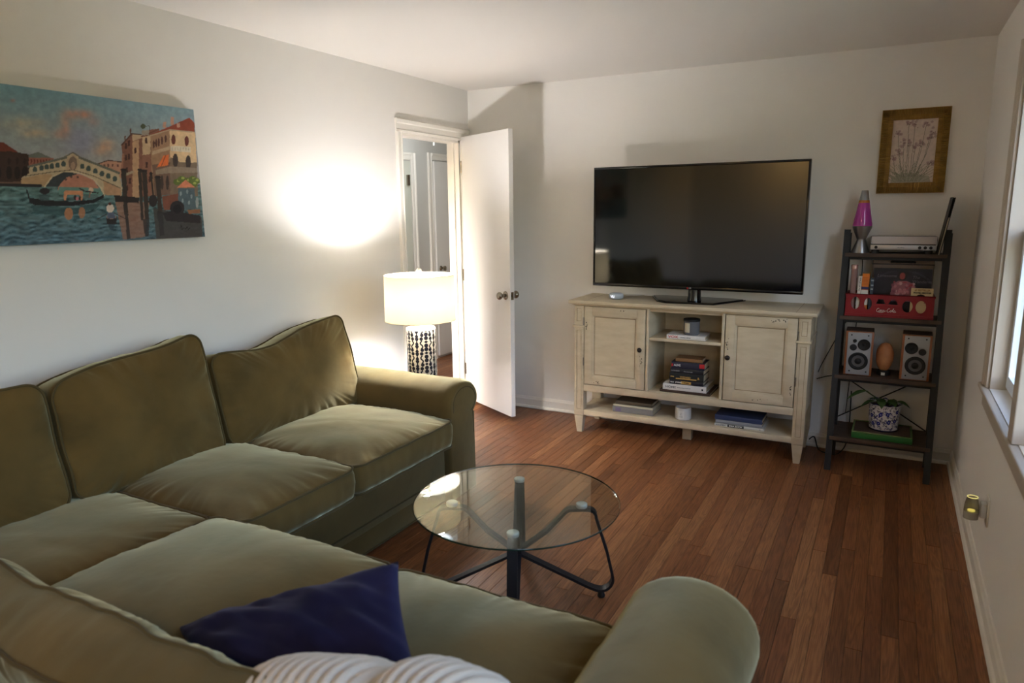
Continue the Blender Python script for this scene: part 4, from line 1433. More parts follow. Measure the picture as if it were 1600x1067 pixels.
sb = MB().prism(hexa, 0.9376, 0.944, OT)
ctr = (1.83, -0.2)
sb.prism([(ctr[0] + (x - ctr[0]) * 0.955, ctr[1] + (y - ctr[1]) * 0.93) for x, y in hexa], 0.944, 0.9485, OT)
sb.build('stand_base', TVBLK, tv)
lg_ = MB().lathe([(0.0055, 0), (0.0055, 0.0006)], 20, T=OT @ at(1.812, -0.2885, 1.032) @ Matrix.Rotation(PI / 2, 4, 'X')).build('logo_mark', INKRED, tv)
text('LG', 0.012, INKW, tv, OT @ at(1.821, -0.2892, 1.032) @ FRONT, 'logo_lettering')

# smart speaker
pk = thing('smart_speaker', 'small round white smart speaker with glowing display at the left end of the console top', 'speaker', (1.322, -0.275, 0.9368))
MB().lathe([(0.036, 0), (0.047, 0.006), (0.0505, 0.018), (0.049, 0.03), (0.042, 0.038), (0.03, 0.041)], 40).build('body', M('speaker_fabric_white', (176, 182, 188), 0.7, bump=0.1, bscale=600), pk, smooth=50)
text('VLI', 0.022, M('lit_digits', (255, 255, 255), 0.4, emit=(235, 240, 255), estr=0.7), pk, at(-0.008, -0.0512, 0.020) @ Matrix.Rotation(-0.25, 4, 'Z') @ FRONT, 'display_digits', align='CENTER', bold=0.0005)
pc = MB().tube([(1.322, -0.222, 0.9395), (1.33, -0.1, 0.9395), (1.40, -0.05, 0.9395), (1.44, -0.02, 0.9385)], 0.0016, 6).build('power_cord', WHITECORD)
tag(pc, 'thin white cord trailing behind the small white smart speaker', 'cord')

# ------------------------------------------------------------------ books
def book(label, x0, x1, z0, z1, yf, depth, col, group=None, rot=0.0, cover_t=0.0025, texts=(), bands=(), round_spine=True, rough=0.5, name='book'):
    cx = (x0 + x1) / 2
    hw, h = (x1 - x0) / 2, z1 - z0
    t = thing(name, label, 'book', (cx, yf + depth / 2, z0), rot, group)
    m = M('cover_' + label.split()[0] + str(len(bpy.data.materials)), col, rough)
    hd_ = depth / 2
    b = MB().box((-hw, -hd_ + 0.003, 0), (hw, hd_, cover_t)).box((-hw, -hd_ + 0.003, h - cover_t), (hw, hd_, h))
    n = 8
    poly = []
    for k in range(n + 1):
        a = -PI / 2 + PI * k / n
        poly.append((-hd_ + 0.003 - 0.003 * math.cos(a), h / 2 + h / 2 * math.sin(a)))
    poly += [(-hd_ + 0.007, h), (-hd_ + 0.007, 0)]
    T = Matrix(((0, 0, 1, 0), (1, 0, 0, 0), (0, 1, 0, 0), (0, 0, 0, 1)))
    b.prism(poly, -hw, hw, T)
    b.build('cover', m, t, smooth=40)
    MB().box((-hw + 0.004, -hd_ + 0.006, cover_t), (hw - 0.004, hd_ - 0.004, h - cover_t)).build('pages', PAPER, t)
    for bx0, bx1, bz0, bz1, bm in bands:
        MB().box((bx0 - cx, -hd_ - 0.0006, bz0 * h), (bx1 - cx, -hd_ + 0.003, bz1 * h)).build('spine_band', bm, t)
    for s_, size, mt, tx, sx in texts:
        text(s_, size, mt, t, at(tx - cx, -hd_ - 0.0009, h / 2) @ FRONT, 'spine_lettering', sx=sx, bold=0.0004)
    return t


ST = 'books stacked on the cabinet floor'
book('white book with red VOX lettering under the dark jar candle', 1.712, 1.957, 0.7115, 0.739, -0.392, 0.17, (214, 210, 206),
     texts=(('VOX', 0.022, INKRED, 1.722, 1.35), ('christina dalcher', 0.010, INKGREY, 1.80, 1.0)), rot=0.02)
jc = thing('jar_candle', 'smoky grey glass jar candle with black lid standing on the VOX book', 'candle', (1.857, -0.33, 0.7392))
MB().lathe([(0.046, 0), (0.05, 0.006), (0.05, 0.086), (0.048, 0.088)], 40).build('jar', M('smoky_glass', (104, 104, 108), 0.12, spec=0.6), jc, smooth=40)
MB().lathe([(0.053, 0.0882), (0.053, 0.100), (0.05, 0.103)], 40).build('lid', RUBBER, jc, smooth=40)
MB().add([(0.0506 * math.sin(a), -0.0506 * math.cos(a), z) for z in (0.018, 0.078) for a in np.linspace(-0.75, 0.0, 9)], [(k, k + 1, k + 10, k + 9) for k in range(8)]).build('label', M('cream_label', (196, 188, 164), 0.7), jc)

zf = 0.3525
book('flat dark brown book at the very bottom of the stack on the cabinet floor', 1.675, 2.0, zf, 0.370, -0.385, 0.27, (66, 46, 38), ST)
book('thick white book with grey HOME lettering low in the console stack', 1.695, 1.977, 0.3703, 0.411, -0.385, 0.24, (214, 210, 206), ST,
     texts=(('HOME', 0.02, INKGREY, 1.712, 1.25), ('stories and ideas for living well', 0.007, INKGREY, 1.79, 1.0)),
     bands=((1.948, 1.958, 0.35, 0.65, INK),))
book('dark navy book with gold spine patch lying on the white HOME book', 1.738, 1.955, 0.4113, 0.437, -0.38, 0.16, (26, 26, 38), ST,
     texts=(('TRUE', 0.010, INKW, 1.742, 1.0), ('STORIES', 0.011, INKW, 1.776, 1.0), ('WARS', 0.012, INK, 1.83, 1.0)), bands=((1.812, 1.878, 0.2, 0.85, INKGOLD),))
book('thick black book with gold spine lettering in the middle of the console stack', 1.735, 1.957, 0.4373, 0.485, -0.38, 0.16, (24, 30, 32), ST,
     texts=(('KING', 0.010, INKGOLD, 1.742, 1.0), ('WIZARD', 0.016, INKGOLD, 1.805, 1.1), ('&', 0.02, INKGOLD, 1.918, 1.0)), bands=((1.778, 1.912, 0.2, 0.34, INKGOLD),))
book('black book with faint grey spine lettering under the ALIVE book', 1.742, 1.957, 0.4853, 0.516, -0.38, 0.15, (24, 28, 34), ST,
     texts=(('LIONESS', 0.012, INKGREY, 1.748, 1.2), ('the journals', 0.010, INKGREY, 1.83, 1.2)), rot=-0.02)
book('dark navy book with white ALIVE lettering and red corner near the stack top', 1.745, 1.958, 0.5163, 0.561, -0.38, 0.15, (30, 34, 52), ST,
     texts=(('ALIVE', 0.019, INKW, 1.762, 0.9),), bands=((1.925, 1.958, 0.3, 0.9, INKRED), (1.746, 1.757, 0.3, 0.7, INKRED)), rot=0.02)
book('small tan brown book lying on top of the ALIVE book', 1.768, 1.94, 0.5613, 0.584, -0.37, 0.12, (126, 92, 58), ST, rot=0.04)

SL = 'books stacked on the low shelf, left'
book('thick grey book with faded purple spine block at the left of the low shelf', 1.340, 1.625, 0.1655, 0.206, -0.36, 0.2, (128, 124, 122), SL, bands=((1.36, 1.40, 0.15, 0.85, M('faded_violet', (116, 102, 128), 0.6)),))
book('thin cream book between the grey and the dark brown book on the low shelf', 1.346, 1.625, 0.2063, 0.220, -0.36, 0.2, (206, 196, 172), SL)
book('dark brown book topping the left stack on the low shelf', 1.357, 1.612, 0.2203, 0.244, -0.35, 0.18, (92, 80, 64), SL, rot=0.015)
SR_ = 'books stacked on the low shelf, right'
book('white book with black centred title block at the bottom of the right low stack', 2.036, 2.338, 0.1655, 0.183, -0.375, 0.22, (204, 202, 196), SR_,
     texts=(('KITCHEN', 0.012, INKGREY, 2.045, 1.2), ('IDEA BOOK', 0.012, INKW, 2.127, 1.3), ('vol', 0.008, INKGREY, 2.31, 1.0)), bands=((2.118, 2.218, 0.05, 0.95, INK),))
book('slim light grey book between the white and the blue book on the low shelf', 2.041, 2.325, 0.1833, 0.206, -0.37, 0.21, (142, 144, 150), SR_)
book('blue cloth book on top of the right stack on the low shelf', 2.037, 2.327, 0.2063, 0.238, -0.372, 0.21, (48, 62, 98), SR_, rot=-0.01)
wc_ = thing('white_candle', 'white ceramic candle jar with printed label on the low console shelf', 'candle', (1.82, -0.325, 0.1655))
MB().lathe([(0.045, 0), (0.052, 0.008), (0.052, 0.078), (0.049, 0.084), (0.046, 0.082), (0.046, 0.06), (0.002, 0.058)], 40, caps=False).build('jar', M('white_glaze', (206, 200, 192), 0.35), wc_, smooth=40)
MB().lathe([(0.0455, 0.0), (0.0, 0.0006)], 40, caps=False).build('jar_base', CERAM, wc_)
MB().cyl((0, 0, 0.058), 0.0455, 0.004, 32).build('wax', M('candle_wax', (120, 92, 84), 0.5), wc_)
MB().add([(0.0526 * math.sin(a), -0.0526 * math.cos(a), z) for z in (0.014, 0.066) for a in np.linspace(-0.35, 0.4, 9)], [(k, k + 1, k + 10, k + 9) for k in range(8)]).build('label', M('paper_label', (222, 218, 210), 0.7), wc_)
for i_, (s_, zz_) in enumerate((('soy', 0.054), ('No.', 0.042), ('candle', 0.028))):
    text(s_, 0.009, INKGREY, wc_, at(0.0, -0.0535, zz_) @ FRONT, 'label_lettering', align='CENTER')

# ------------------------------------------------------------------ ladder shelf
ls = thing('ladder_shelf', 'charcoal metal ladder shelf with four brown boards in the right back corner', 'shelf', (2.97, -0.22, 0))
OL = Matrix.Translation((-2.97, 0.22, 0))


def fy(z):   # front face of the sloping posts at height z
    return -0.43 + 0.188 * z


for x0 in (2.698, 3.208):
    v = []
    for z in (0.0, 1.405):
        for dx, dy in ((0, 0), (0.034, 0), (0.034, 0.024), (0, 0.024)):
            v.append((x0 + dx, fy(z) + dy, z))
    MB().add(v, [(3, 2, 1, 0), (4, 5, 6, 7), (0, 1, 5, 4), (1, 2, 6, 5), (2, 3, 7, 6), (3, 0, 4, 7)], OL).build('front_post', POSTM, ls)
    MB().box((x0 + 0.008, -0.142, 0.0), (x0 + 0.040, -0.118, 1.385), OL).build('back_post', POSTM, ls)
SHZ = [0.20, 0.56, 0.905, 1.27]
for z in SHZ:
    MB().box((2.712, fy(z) - 0.004, z - 0.022), (3.230, -0.045, z), OL, bev=0.0015).build('shelf_board', SHELFW, ls)
    MB().box((2.722, fy(z) + 0.022, z - 0.04), (3.22, fy(z) + 0.036, z - 0.0225), OL).build('shelf_rail', POSTM, ls)
br = MB().tube([OL @ Vector(p) for p in ((2.72, -0.112, 0.53), (3.22, -0.112, 0.215))], 0.004, 6)
br.build('brace', POSTM, ls)
MB().tube([OL @ Vector(p) for p in ((2.72, -0.104, 0.235), (3.22, -0.104, 0.56))], 0.004, 6).build('brace', POSTM, ls)

# lava lamp
ll = thing('lava_lamp', 'silver lava lamp with pink liquid on the top board of the ladder shelf', 'lamp', (2.79, -0.14, 1.2705))
k_ = 0.36 / 830
MB().lathe([(0.05, 0), (0.05, 0.003), (0.0235, 0.0745), (0.023, 0.077), (0.027, 0.085), (0.052, 0.145), (0.0535, 0.154), (0.05, 0.155)], 48).build('base', SILVER, ll, smooth=40)
MB().lathe([(0.052, 0.1552), (0.0525, 0.165), (0.0285, 0.296), (0.0265, 0.303)], 48).build('bottle', M('pink_liquid', (190, 70, 168), 0.08, spec=0.6, trans=0.25), ll, smooth=40)
MB().lathe([(0.0305, 0.288), (0.0292, 0.2955), (0.0275, 0.3035)], 48, caps=False).build('wax_layer', M('amber_wax', (176, 104, 44), 0.2, spec=0.6), ll, smooth=40)
MB().lathe([(0.0275, 0.3036), (0.018, 0.357), (0.0165, 0.36)], 48).build('cap', SILVER, ll, smooth=40)

# turntable
tt_ = thing('turntable', 'silver record player with closed clear lid on the top board of the ladder shelf', 'record player', (3.008, -0.12, 1.2705))
MB().box((-0.166, -0.09, 0.02), (0.161, 0.105, 0.052), bev=0.004).build('plinth', INK, tt_, smooth=35)
MB().box((-0.165, -0.0955, 0.022), (0.165, -0.09, 0.05), bev=0.002).build('front_panel', M('silver_panel', (186, 184, 184), 0.35, metal=0.5), tt_, smooth=35)
ld_ = MB()
for a, c in (((-0.161, -0.088, 0.055), (0.161, -0.084, 0.096)), ((-0.166, 0.096, 0.055), (0.161, 0.1, 0.096)), ((-0.161, -0.084, 0.055), (-0.157, 0.096, 0.096)), ((0.157, -0.084, 0.055), (0.161, 0.096, 0.096)), ((-0.161, -0.088, 0.096), (0.161, 0.1, 0.099))):
    ld_.box(a, c)
ld_.build('dust_lid', M('smoked_lid', (205, 194, 190), 0.1, spec=0.8, trans=0.2), tt_)
ed = MB().box((-0.163, -0.0895, 0.0975), (0.163, -0.0875, 0.1)).box((-0.163, -0.0895, 0.0525), (0.163, -0.0875, 0.055)).box((-0.163, -0.0895, 0.055), (-0.166, -0.0875, 0.0975)).box((0.166, -0.0895, 0.055), (0.163, -0.0875, 0.0975))
ed.build('lid_edge', M('lid_edge_dark', (52, 48, 48), 0.2), tt_)
MB().cyl((-0.03, 0.005, 0.053), 0.085, 0.012, 40).build('platter', RUBBER, tt_, smooth=40)
MB().tube([(0.13, 0.06, 0.075), (0.12, -0.02, 0.076), (0.09, -0.06, 0.072)], 0.003, 8).cyl((0.13, 0.06, 0.052), 0.012, 0.024, 16).build('tonearm', STEEL, tt_, smooth=40)
for x in (-0.136, 0.083, 0.110, 0.137):
    MB().lathe([(0.0085, 0), (0.0085, 0.008), (0.007, 0.009)], 20, T=at(x, -0.0955, 0.036) @ Matrix.Rotation(PI / 2, 4, 'X')).build('knob', RUBBER, tt_, smooth=40)
for x in (-0.14, 0.13):
    for y in (-0.07, 0.08):
        MB().cyl((x, y, 0), 0.019, 0.0202, 20).build('foot', RUBBER, tt_, smooth=40)
text('audio', 0.008, INKGREY, tt_, at(-0.01, -0.096, 0.036) @ FRONT, 'logo_lettering', align='CENTER', sx=2.0, bold=0.0003)

# sleeves leaning at the right end
for i_, (dx, tilt, col, lab, ht) in enumerate(((0.0, 0.145, (34, 32, 32), 'leftmost black record sleeve leaning to the right beside the turntable', 0.315), (0.0085, 0.152, (214, 204, 184), 'thin cream record sleeve leaning between the two black sleeves', 0.205), (0.0165, 0.15, (28, 27, 28), 'rightmost black record sleeve leaning against the shelf post', 0.313))):
    sl = thing('record_sleeve', lab, 'record', (3.1775 + dx * 0.6, -0.15, 1.2708), 0, 'record sleeves leaning beside the turntable')
    T = Matrix.Rotation(tilt, 4, 'Y')
    MB().box((0, -0.10, 0), (0.0035, 0.11, ht), T).build('sleeve', M('sleeve_card', col, 0.5), sl)
    MB().box((0.0008, -0.1008, 0.004), (0.0027, 0.109, ht + 0.0008), T).build('record_edge', RUBBER if i_ != 1 else PAPER, sl)

# red crate and what it holds
SZ = 0.9055
cr_t = thing('bottle_crate', 'red plastic bottle crate with white script lettering holding records and books', 'crate', (2.963, -0.165, SZ))
CW, CH, CY0, CY1 = 0.225, 0.132, -0.088, 0.105


def holed_panel(w, h, holes, t):
    """panel in x-z with holes, extruded t along y: triangulated with bmesh."""
    bm = bmesh.new()

    def loop(pts):
        vs = [bm.verts.new((x, 0, z)) for x, z in pts]
        return [bm.edges.new((vs[i], vs[(i + 1) % len(vs)])) for i in range(len(vs))]
    es = loop([(-w, 0), (w, 0), (w, h), (-w, h)])
    for hh in holes:
        es += loop(hh)
    bmesh.ops.triangle_fill(bm, use_beauty=True, use_dissolve=False, edges=es)
    r = bmesh.ops.extrude_face_region(bm, geom=bm.faces[:])
    for v in r['geom']:
        if isinstance(v, bmesh.types.BMVert):
            v.co.y += t
    bm.verts.index_update()
    out = [v.co.copy() for v in bm.verts], [[v.index for v in f.verts] for f in bm.faces]
    bm.free()
    return out


def ov(cx, cz, rx, rz, n=20):
    return [(cx + rx * math.cos(2 * PI * k / n), cz + rz * math.sin(2 * PI * k / n)) for k in range(n)]


holes = [ov(-0.173, 0.078, 0.024, 0.036), ov(-0.107, 0.076, 0.020, 0.034), ov(0.094, 0.070, 0.026, 0.034), ov(0.160, 0.070, 0.026, 0.036),
         [(-0.066, 0.078), (-0.018, 0.078), (-0.030, 0.106), (-0.056, 0.106)], [(-0.004, 0.077), (0.046, 0.077), (0.034, 0.106), (0.012, 0.106)]]
V, F = holed_panel(CW, CH, holes, 0.004)
fp = MB().add(V, F, at(0, CY0, 0)).build('front_panel', RED, cr_t)
MB().add(V, F, at(0, CY1 - 0.004, 0)).build('back_panel', RED, cr_t)
rb = MB()
for z in (0.002, 0.012, CH - 0.004):
    rb.box((-CW - 0.002, CY0 - 0.003, z), (CW + 0.002, CY0, z + 0.005))
rb.box((-CW - 0.003, CY0 - 0.003, CH - 0.012), (CW + 0.003, CY0, CH))
rb.box((-0.075, CY0 - 0.0025, 0.018), (0.058, CY0, 0.066), bev=0.001)
rb.build('rib', RED, fp)
for s_ in (-1, 1):
    MB().box((s_ * CW - (0.004 if s_ > 0 else 0), CY0 + 0.004, 0), (s_ * CW + (0.004 if s_ < 0 else 0), CY1 - 0.004, CH)).build('side_panel', RED, cr_t)
MB().box((-CW + 0.004, CY0 + 0.004, 0.001), (CW - 0.004, CY1 - 0.004, 0.006)).build('bottom', RED, cr_t)
dvd = MB()
for x in (-0.14, -0.045):
    dvd.box((x - 0.0015, CY0 + 0.004, 0.006), (x + 0.0015, CY1 - 0.004, 0.07))
dvd.build('divider', RED, cr_t)
def arc(cx, cz, rx, rz, a0, a1, n=12):
    return [(cx + rx * math.cos(math.radians(a0 + (a1 - a0) * i / n)), cz + rz * math.sin(math.radians(a0 + (a1 - a0) * i / n))) for i in range(n + 1)]


strokes = [arc(0.9, 1.0, 0.85, 1.05, 50, 320) + [(2.1, 0.6)],                                  # C
           arc(2.5, 0.55, 0.5, 0.55, 90, 450) + [(3.1, 1.0)],                                  # o
           arc(3.75, 0.55, 0.5, 0.55, 60, 320) + [(4.5, 0.5)],                                 # c
           arc(5.0, 0.55, 0.5, 0.55, 60, 400) + [(5.5, 0.2), (5.8, 0.05), (6.2, 0.4)],         # a
           [(6.3, 0.6), (7.0, 0.66)],                                                          # -
           arc(8.3, 1.0, 0.9, 1.1, 50, 320) + [(9.6, 0.6)],                                    # C
           arc(10.0, 0.55, 0.5, 0.55, 90, 450) + [(10.7, 0.7)],                                # o
           [(10.7, 0.5), (11.4, 1.6), (11.5, 2.2), (11.2, 2.2), (11.0, 1.2), (11.1, 0.2), (11.5, 0.1), (11.9, 0.5)],   # l
           arc(12.4, 0.55, 0.5, 0.55, 60, 400) + [(12.9, 0.2), (13.2, 0.05), (13.7, 0.3)],     # a
           [(1.2, -0.2), (3.2, -0.45), (5.2, -0.25)]]                                          # flourish
sc_ = MB()
for st2 in strokes:
    sc_.tube([(-0.062 + 0.0074 * (x + 0.28 * z), CY0 - 0.0032, 0.0335 + 0.0098 * z) for x, z in st2], 0.00115, 6)
sc_.build('script_lettering', INKW, cr_t, smooth=True)['kind'] = 'stuff'


CB = SZ + 0.0065
gt = thing('glass_tube', 'tall pale pink glass tube standing at the left end of the red crate', 'tube', (2.770, -0.2, CB))
MB().lathe([(0.016, 0), (0.0175, 0.004), (0.0175, 0.262), (0.0185, 0.266)], 24).build('tube', M('pink_frosted', (150, 120, 116), 0.25, spec=0.5), gt, smooth=40)
MB().lathe([(0.0195, 0.2662), (0.0195, 0.288), (0.017, 0.291)], 24).build('cap', M('rose_cap', (186, 150, 140), 0.25, metal=0.5), gt, smooth=40)


def upright(label, x0, x1, yf, hgt, depth, col, rot=0.0, extra=None):
    t = thing('book', label, 'book', ((x0 + x1) / 2, yf + depth / 2, CB), 0, 'books standing in the red crate')
    hw, hd_ = (x1 - x0) / 2, depth / 2
    T = Matrix.Rotation(rot, 4, 'Y')
    m = M('cover_' + str(len(bpy.data.materials)), col, 0.5)
    MB().box((-hw, -hd_, 0), (-hw + 0.0015, hd_, hgt), T).box((hw - 0.0015, -hd_, 0), (hw, hd_, hgt), T).box((-hw, -hd_ - 0.001, 0), (hw, -hd_ + 0.0015, hgt), T).build('cover', m, t)
    MB().box((-hw + 0.0015, -hd_ + 0.002, 0.001), (hw - 0.0015, hd_ - 0.002, hgt - 0.002), T).build('pages', PAPER, t)
    if extra:
        extra(t, T, hw, hd_)
    return t


VERT = FRONT @ Matrix.Rotation(PI / 2, 4, 'Z')


def ex_white(t, T, hw, hd_):
    text('the art of war', 0.014, INK, t, T @ at(0.0, -hd_ - 0.0015, 0.14) @ VERT, 'spine_lettering', sx=1.0)


def ex_orange(t, T, hw, hd_):
    wb = MB().box((-hw - 0.0003, -hd_ - 0.0018, 0.06), (hw + 0.0003, -hd_ - 0.0005, 0.147), T); wb.build('spine_band', INKW, t)
    MB().box((-hw - 0.0003, -hd_ - 0.0022, 0.150), (hw + 0.0003, -hd_ - 0.0005, 0.166), T).build('spine_band', M('deep_blue', (36, 40, 96), 0.5), t)
    ln = MB()
    for z in np.linspace(0.176, 0.218, 6):
        ln.box((-hw * 0.8, -hd_ - 0.0016, z), (hw * 0.8, -hd_ - 0.0008, z + 0.0022), T)
    ln.build('spine_lettering', M('rust_ink', (150, 70, 20), 0.5), t)


def ex_blue(t, T, hw, hd_):
    for z in (0.15, 0.172, 0.2):
        MB().box((-hw - 0.0003, -hd_ - 0.0018, z), (hw + 0.0003, -hd_ - 0.0005, z + 0.008), T).build('spine_band', M('pale_blue' + str(z), (150, 164, 176), 0.5), t)


upright('narrow white book with dark upright lettering next to the orange box in the crate', 2.790, 2.808, -0.235, 0.228, 0.12, (214, 210, 204), 0.03, ex_white)
upright('orange box book with blue and white bands standing in the red crate', 2.813, 2.850, -0.235, 0.243, 0.12, (216, 122, 36), 0.01, ex_orange)
upright('thin slate blue book with pale bands to the right of the orange book', 2.857, 2.872, -0.235, 0.218, 0.12, (52, 66, 84), 0.02, ex_blue)


def cover_print(nx, ny, col, fn):
    U, V_ = np.meshgrid(np.linspace(0, 1, nx), np.linspace(0, 1, ny))
    p = Print(U, V_, col)
    fn(p)
    return U, V_, p.c


def rec_art(p):
    nse = smooth_noise(p.X.shape, (10, 10))
    p.c = p.c * (0.8 + 0.5 * nse[..., None])
    for r in (0.62, 0.6):
        d = np.hypot(p.X - 0.5, (p.Y - 0.35))
        p._put((np.abs(d - r) < 0.006).astype(float), (58, 56, 70))
    p.ell(0.5, 0.85, 0.085, 0.11, (34, 24, 26)); p.ell(0.5, 0.84, 0.05, 0.07, (150, 66, 62))
    p.poly([(0.3, 0.3), (0.34, 0.66), (0.44, 0.74), (0.58, 0.74), (0.7, 0.68), (0.74, 0.3)], (150, 92, 104))
    for _ in range(60):
        x, y = rng.uniform(0.33, 0.71), rng.uniform(0.3, 0.72)
        p.ell(x, y, rng.uniform(0.01, 0.04), rng.uniform(0.01, 0.04), [(190, 120, 130), (168, 60, 70), (210, 170, 170), (120, 60, 80)][rng.integers(4)], 0.8)
    p.poly([(0.0, 0.93), (1, 0.95), (1, 1), (0, 1)], (30, 30, 36))


rs = thing('record_album', 'dark record album with a reddish figure on its cover standing in the red crate', 'record', (3.02, -0.165, CB))
U, V_, c_ = cover_print(110, 110, (34, 30, 40), rec_art)
MB().box((-0.148, 0.0015, 0), (0.148, 0.0055, 0.272)).build('sleeve', INK, rs)
grid_mesh('cover_art', np.stack([(U - 0.5) * 0.296, np.zeros_like(U) + 0.001, V_ * 0.272], -1), c_, attr_mat('sleeve_print', 0.35, 0.5), rs, smooth=False)
text('Lonesome', 0.024, M('dim_silver_ink', (120, 112, 120), 0.5), rs, at(-0.13, -0.0005, 0.228) @ FRONT, 'cover_lettering', shear=0.2)
text('The\nWanderer', 0.024, M('dim_silver_ink2', (104, 96, 104), 0.5), rs, at(0.05, -0.0005, 0.21) @ FRONT, 'cover_lettering', shear=0.2)
cs = thing('carry_case', 'taupe carrying case with a black handle standing behind the record album', 'case', (3.018, -0.095, SZ))
MB().box((-0.158, -0.028, 0.008), (0.158, 0.028, 0.335), bev=0.012).build('shell', M('taupe_vinyl', (128, 112, 102), 0.6, bump=0.1, bscale=200), cs, smooth=40)
MB().tube([(-0.06, -0.029, 0.312), (-0.055, -0.04, 0.314), (0.055, -0.04, 0.314), (0.06, -0.029, 0.312)], 0.006, 8).build('handle', RUBBER, cs, smooth=40)
MB().box((-0.159, -0.030, 0.296), (0.159, -0.0275, 0.302)).build('seam', INK, cs)

pbk = thing('paperback', 'cream paperback with black author lettering facing front at the right end of the crate', 'book', (3.124, -0.238, CB))
MB().box((-0.054, -0.001, 0), (0.054, 0.0, 0.168)).box((-0.054, 0.012, 0), (0.054, 0.013, 0.168)).box((-0.055, -0.001, 0), (-0.054, 0.013, 0.168)).build('cover', M('cream_cover', (206, 188, 146), 0.6), pbk)
MB().box((-0.053, 0.0, 0.001), (0.053, 0.012, 0.167)).build('pages', PAPER, pbk)
text('#1 BESTSELLER', 0.0135, M('gold_brown_ink', (140, 100, 40), 0.5), pbk, at(0, -0.0014, 0.157) @ FRONT, 'cover_lettering', align='CENTER', sx=0.85, bold=0.0004)
text('MICHAEL CRICHTON', 0.0125, INK, pbk, at(0, -0.0014, 0.143) @ FRONT, 'cover_lettering', align='CENTER', sx=0.72, bold=0.0006)
text('JURASSIC\nPARK', 0.017, INK, pbk, at(0.036, -0.0014, 0.085) @ FRONT, 'cover_lettering', align='CENTER', sx=0.62, bold=0.0009)
MB().prism([(-0.03, 0.0), (0.018, 0.0), (0.012, 0.012), (-0.006, 0.017), (-0.022, 0.012)], 0, 0.0005, at(0.0, -0.0013, 0.118) @ FRONT).build('cover_mark', INK, pbk)

# speakers
def bookshelf_speaker(x, yf, w, h, d, mirror, label, rz):
    t = thing('bookshelf_speaker', label, 'speaker', (x, yf + d / 2, 0.5605), rz, 'pair of bookshelf speakers on the ladder shelf')
    s_ = -1 if mirror else 1
    MB().box((-w / 2, -d / 2 + 0.008, 0), (w / 2, d / 2, h), bev=0.004).build('cabinet', SPKWOOD, t, smooth=35)
    MB().box((-w / 2 + 0.001, -d / 2 + 0.008, h + 0.0002), (w / 2 - 0.001, d / 2 - 0.001, h + 0.002)).build('top_panel', DARKWOOD, t)
    MB().box((-w / 2 + 0.012, -d / 2, 0.006), (w / 2 - 0.012, -d / 2 + 0.009, h - 0.006), bev=0.002).build('baffle', SPKGREY, t, smooth=35)
    y_ = -d / 2

    def ring(prof, cx, cz, nm, mat, n=36):
        MB().lathe(prof, n, T=at(cx, y_ - 0.0002, cz) @ Matrix.Rotation(PI / 2, 4, 'X'), caps=True).build(nm, mat, t, smooth=40)
    wz = h * 0.335
    ring([(0.052, 0), (0.052, 0.003), (0.046, 0.006), (0.034, 0.003)], 0, wz, 'woofer_surround', RUBBER)
    ring([(0.034, 0.0032), (0.033, 0.004), (0.018, 0.001)], 0, wz, 'woofer_cone', CONEG)
    ring([(0.018, 0.0034), (0.016, 0.007), (0.008, 0.011), (0.002, 0.012)], 0, wz, 'dust_cap', RUBBER)
    ring([(0.033, 0), (0.033, 0.003), (0.029, 0.005), (0.022, 0.002)], s_ * 0.025, h * 0.71, 'tweeter_plate', RUBBER)
    ring([(0.010, 0.0025), (0.008, 0.006), (0.003, 0.008)], s_ * 0.025, h * 0.71, 'tweeter_dome', BLACKM)
    ring([(0.019, 0), (0.019, 0.003), (0.016, 0.004)], -s_ * 0.03, h * 0.64, 'port', INK)
    if not mirror:
        ring([(0.010, 0), (0.010, 0.006), (0.008, 0.008)], -s_ * 0.024, h * 0.79, 'volume_knob', RUBBER)
    for qx, qz in ((-0.043, h * 0.92), (0.045, h * 0.92), (-0.043, h * 0.10), (0.045, h * 0.10)):
        ring([(0.0042, 0), (0.004, 0.003), (0.002, 0.004)], qx, qz, 'grille_peg', RUBBER, 12)
    return t


bookshelf_speaker(2.828, -0.305, 0.148, 0.262, 0.16, False, 'left bookshelf speaker with cherry sides and a volume knob on the ladder shelf', 0.02)
bookshelf_speaker(3.122, -0.305, 0.148, 0.262, 0.16, True, 'right bookshelf speaker with cherry sides and no volume knob, nearest the shelf post', -0.02)
# salt lamp
sl_ = thing('salt_lamp', 'egg shaped orange salt lamp between the two bookshelf speakers', 'lamp', (2.966, -0.215, 0.5605))
bm = bmesh.new()
bmesh.ops.create_icosphere(bm, subdivisions=4, radius=1)
for v in bm.verts:
    z = v.co.z
    r = (1 + 0.06 * z) * (1 + 0.10 * (1 - (1 - z * z)))
    n_ = 1 + 0.05 * noise.noise(v.co * 2.2) + 0.02 * noise.noise(v.co * 6)
    v.co = Vector((v.co.x * 0.046 * r * n_, v.co.y * 0.042 * r * n_, 0.108 + z * 0.084 * (1 + 0.02 * n_)))
me = bpy.data.meshes.new('crystal'); bm.to_mesh(me); bm.free(); me.shade_smooth(); me.materials.append(SALT)
o = bpy.data.objects.new('crystal', me); COL.objects.link(o); o.parent = sl_
MB().lathe([(0.035, 0), (0.036, 0.012), (0.03, 0.03)], 28).build('base', RUBBER, sl_, smooth=40)
MB().box((-0.012, -0.0375, 0.004), (0.008, -0.034, 0.02)).build('base_label', INKW, sl_)

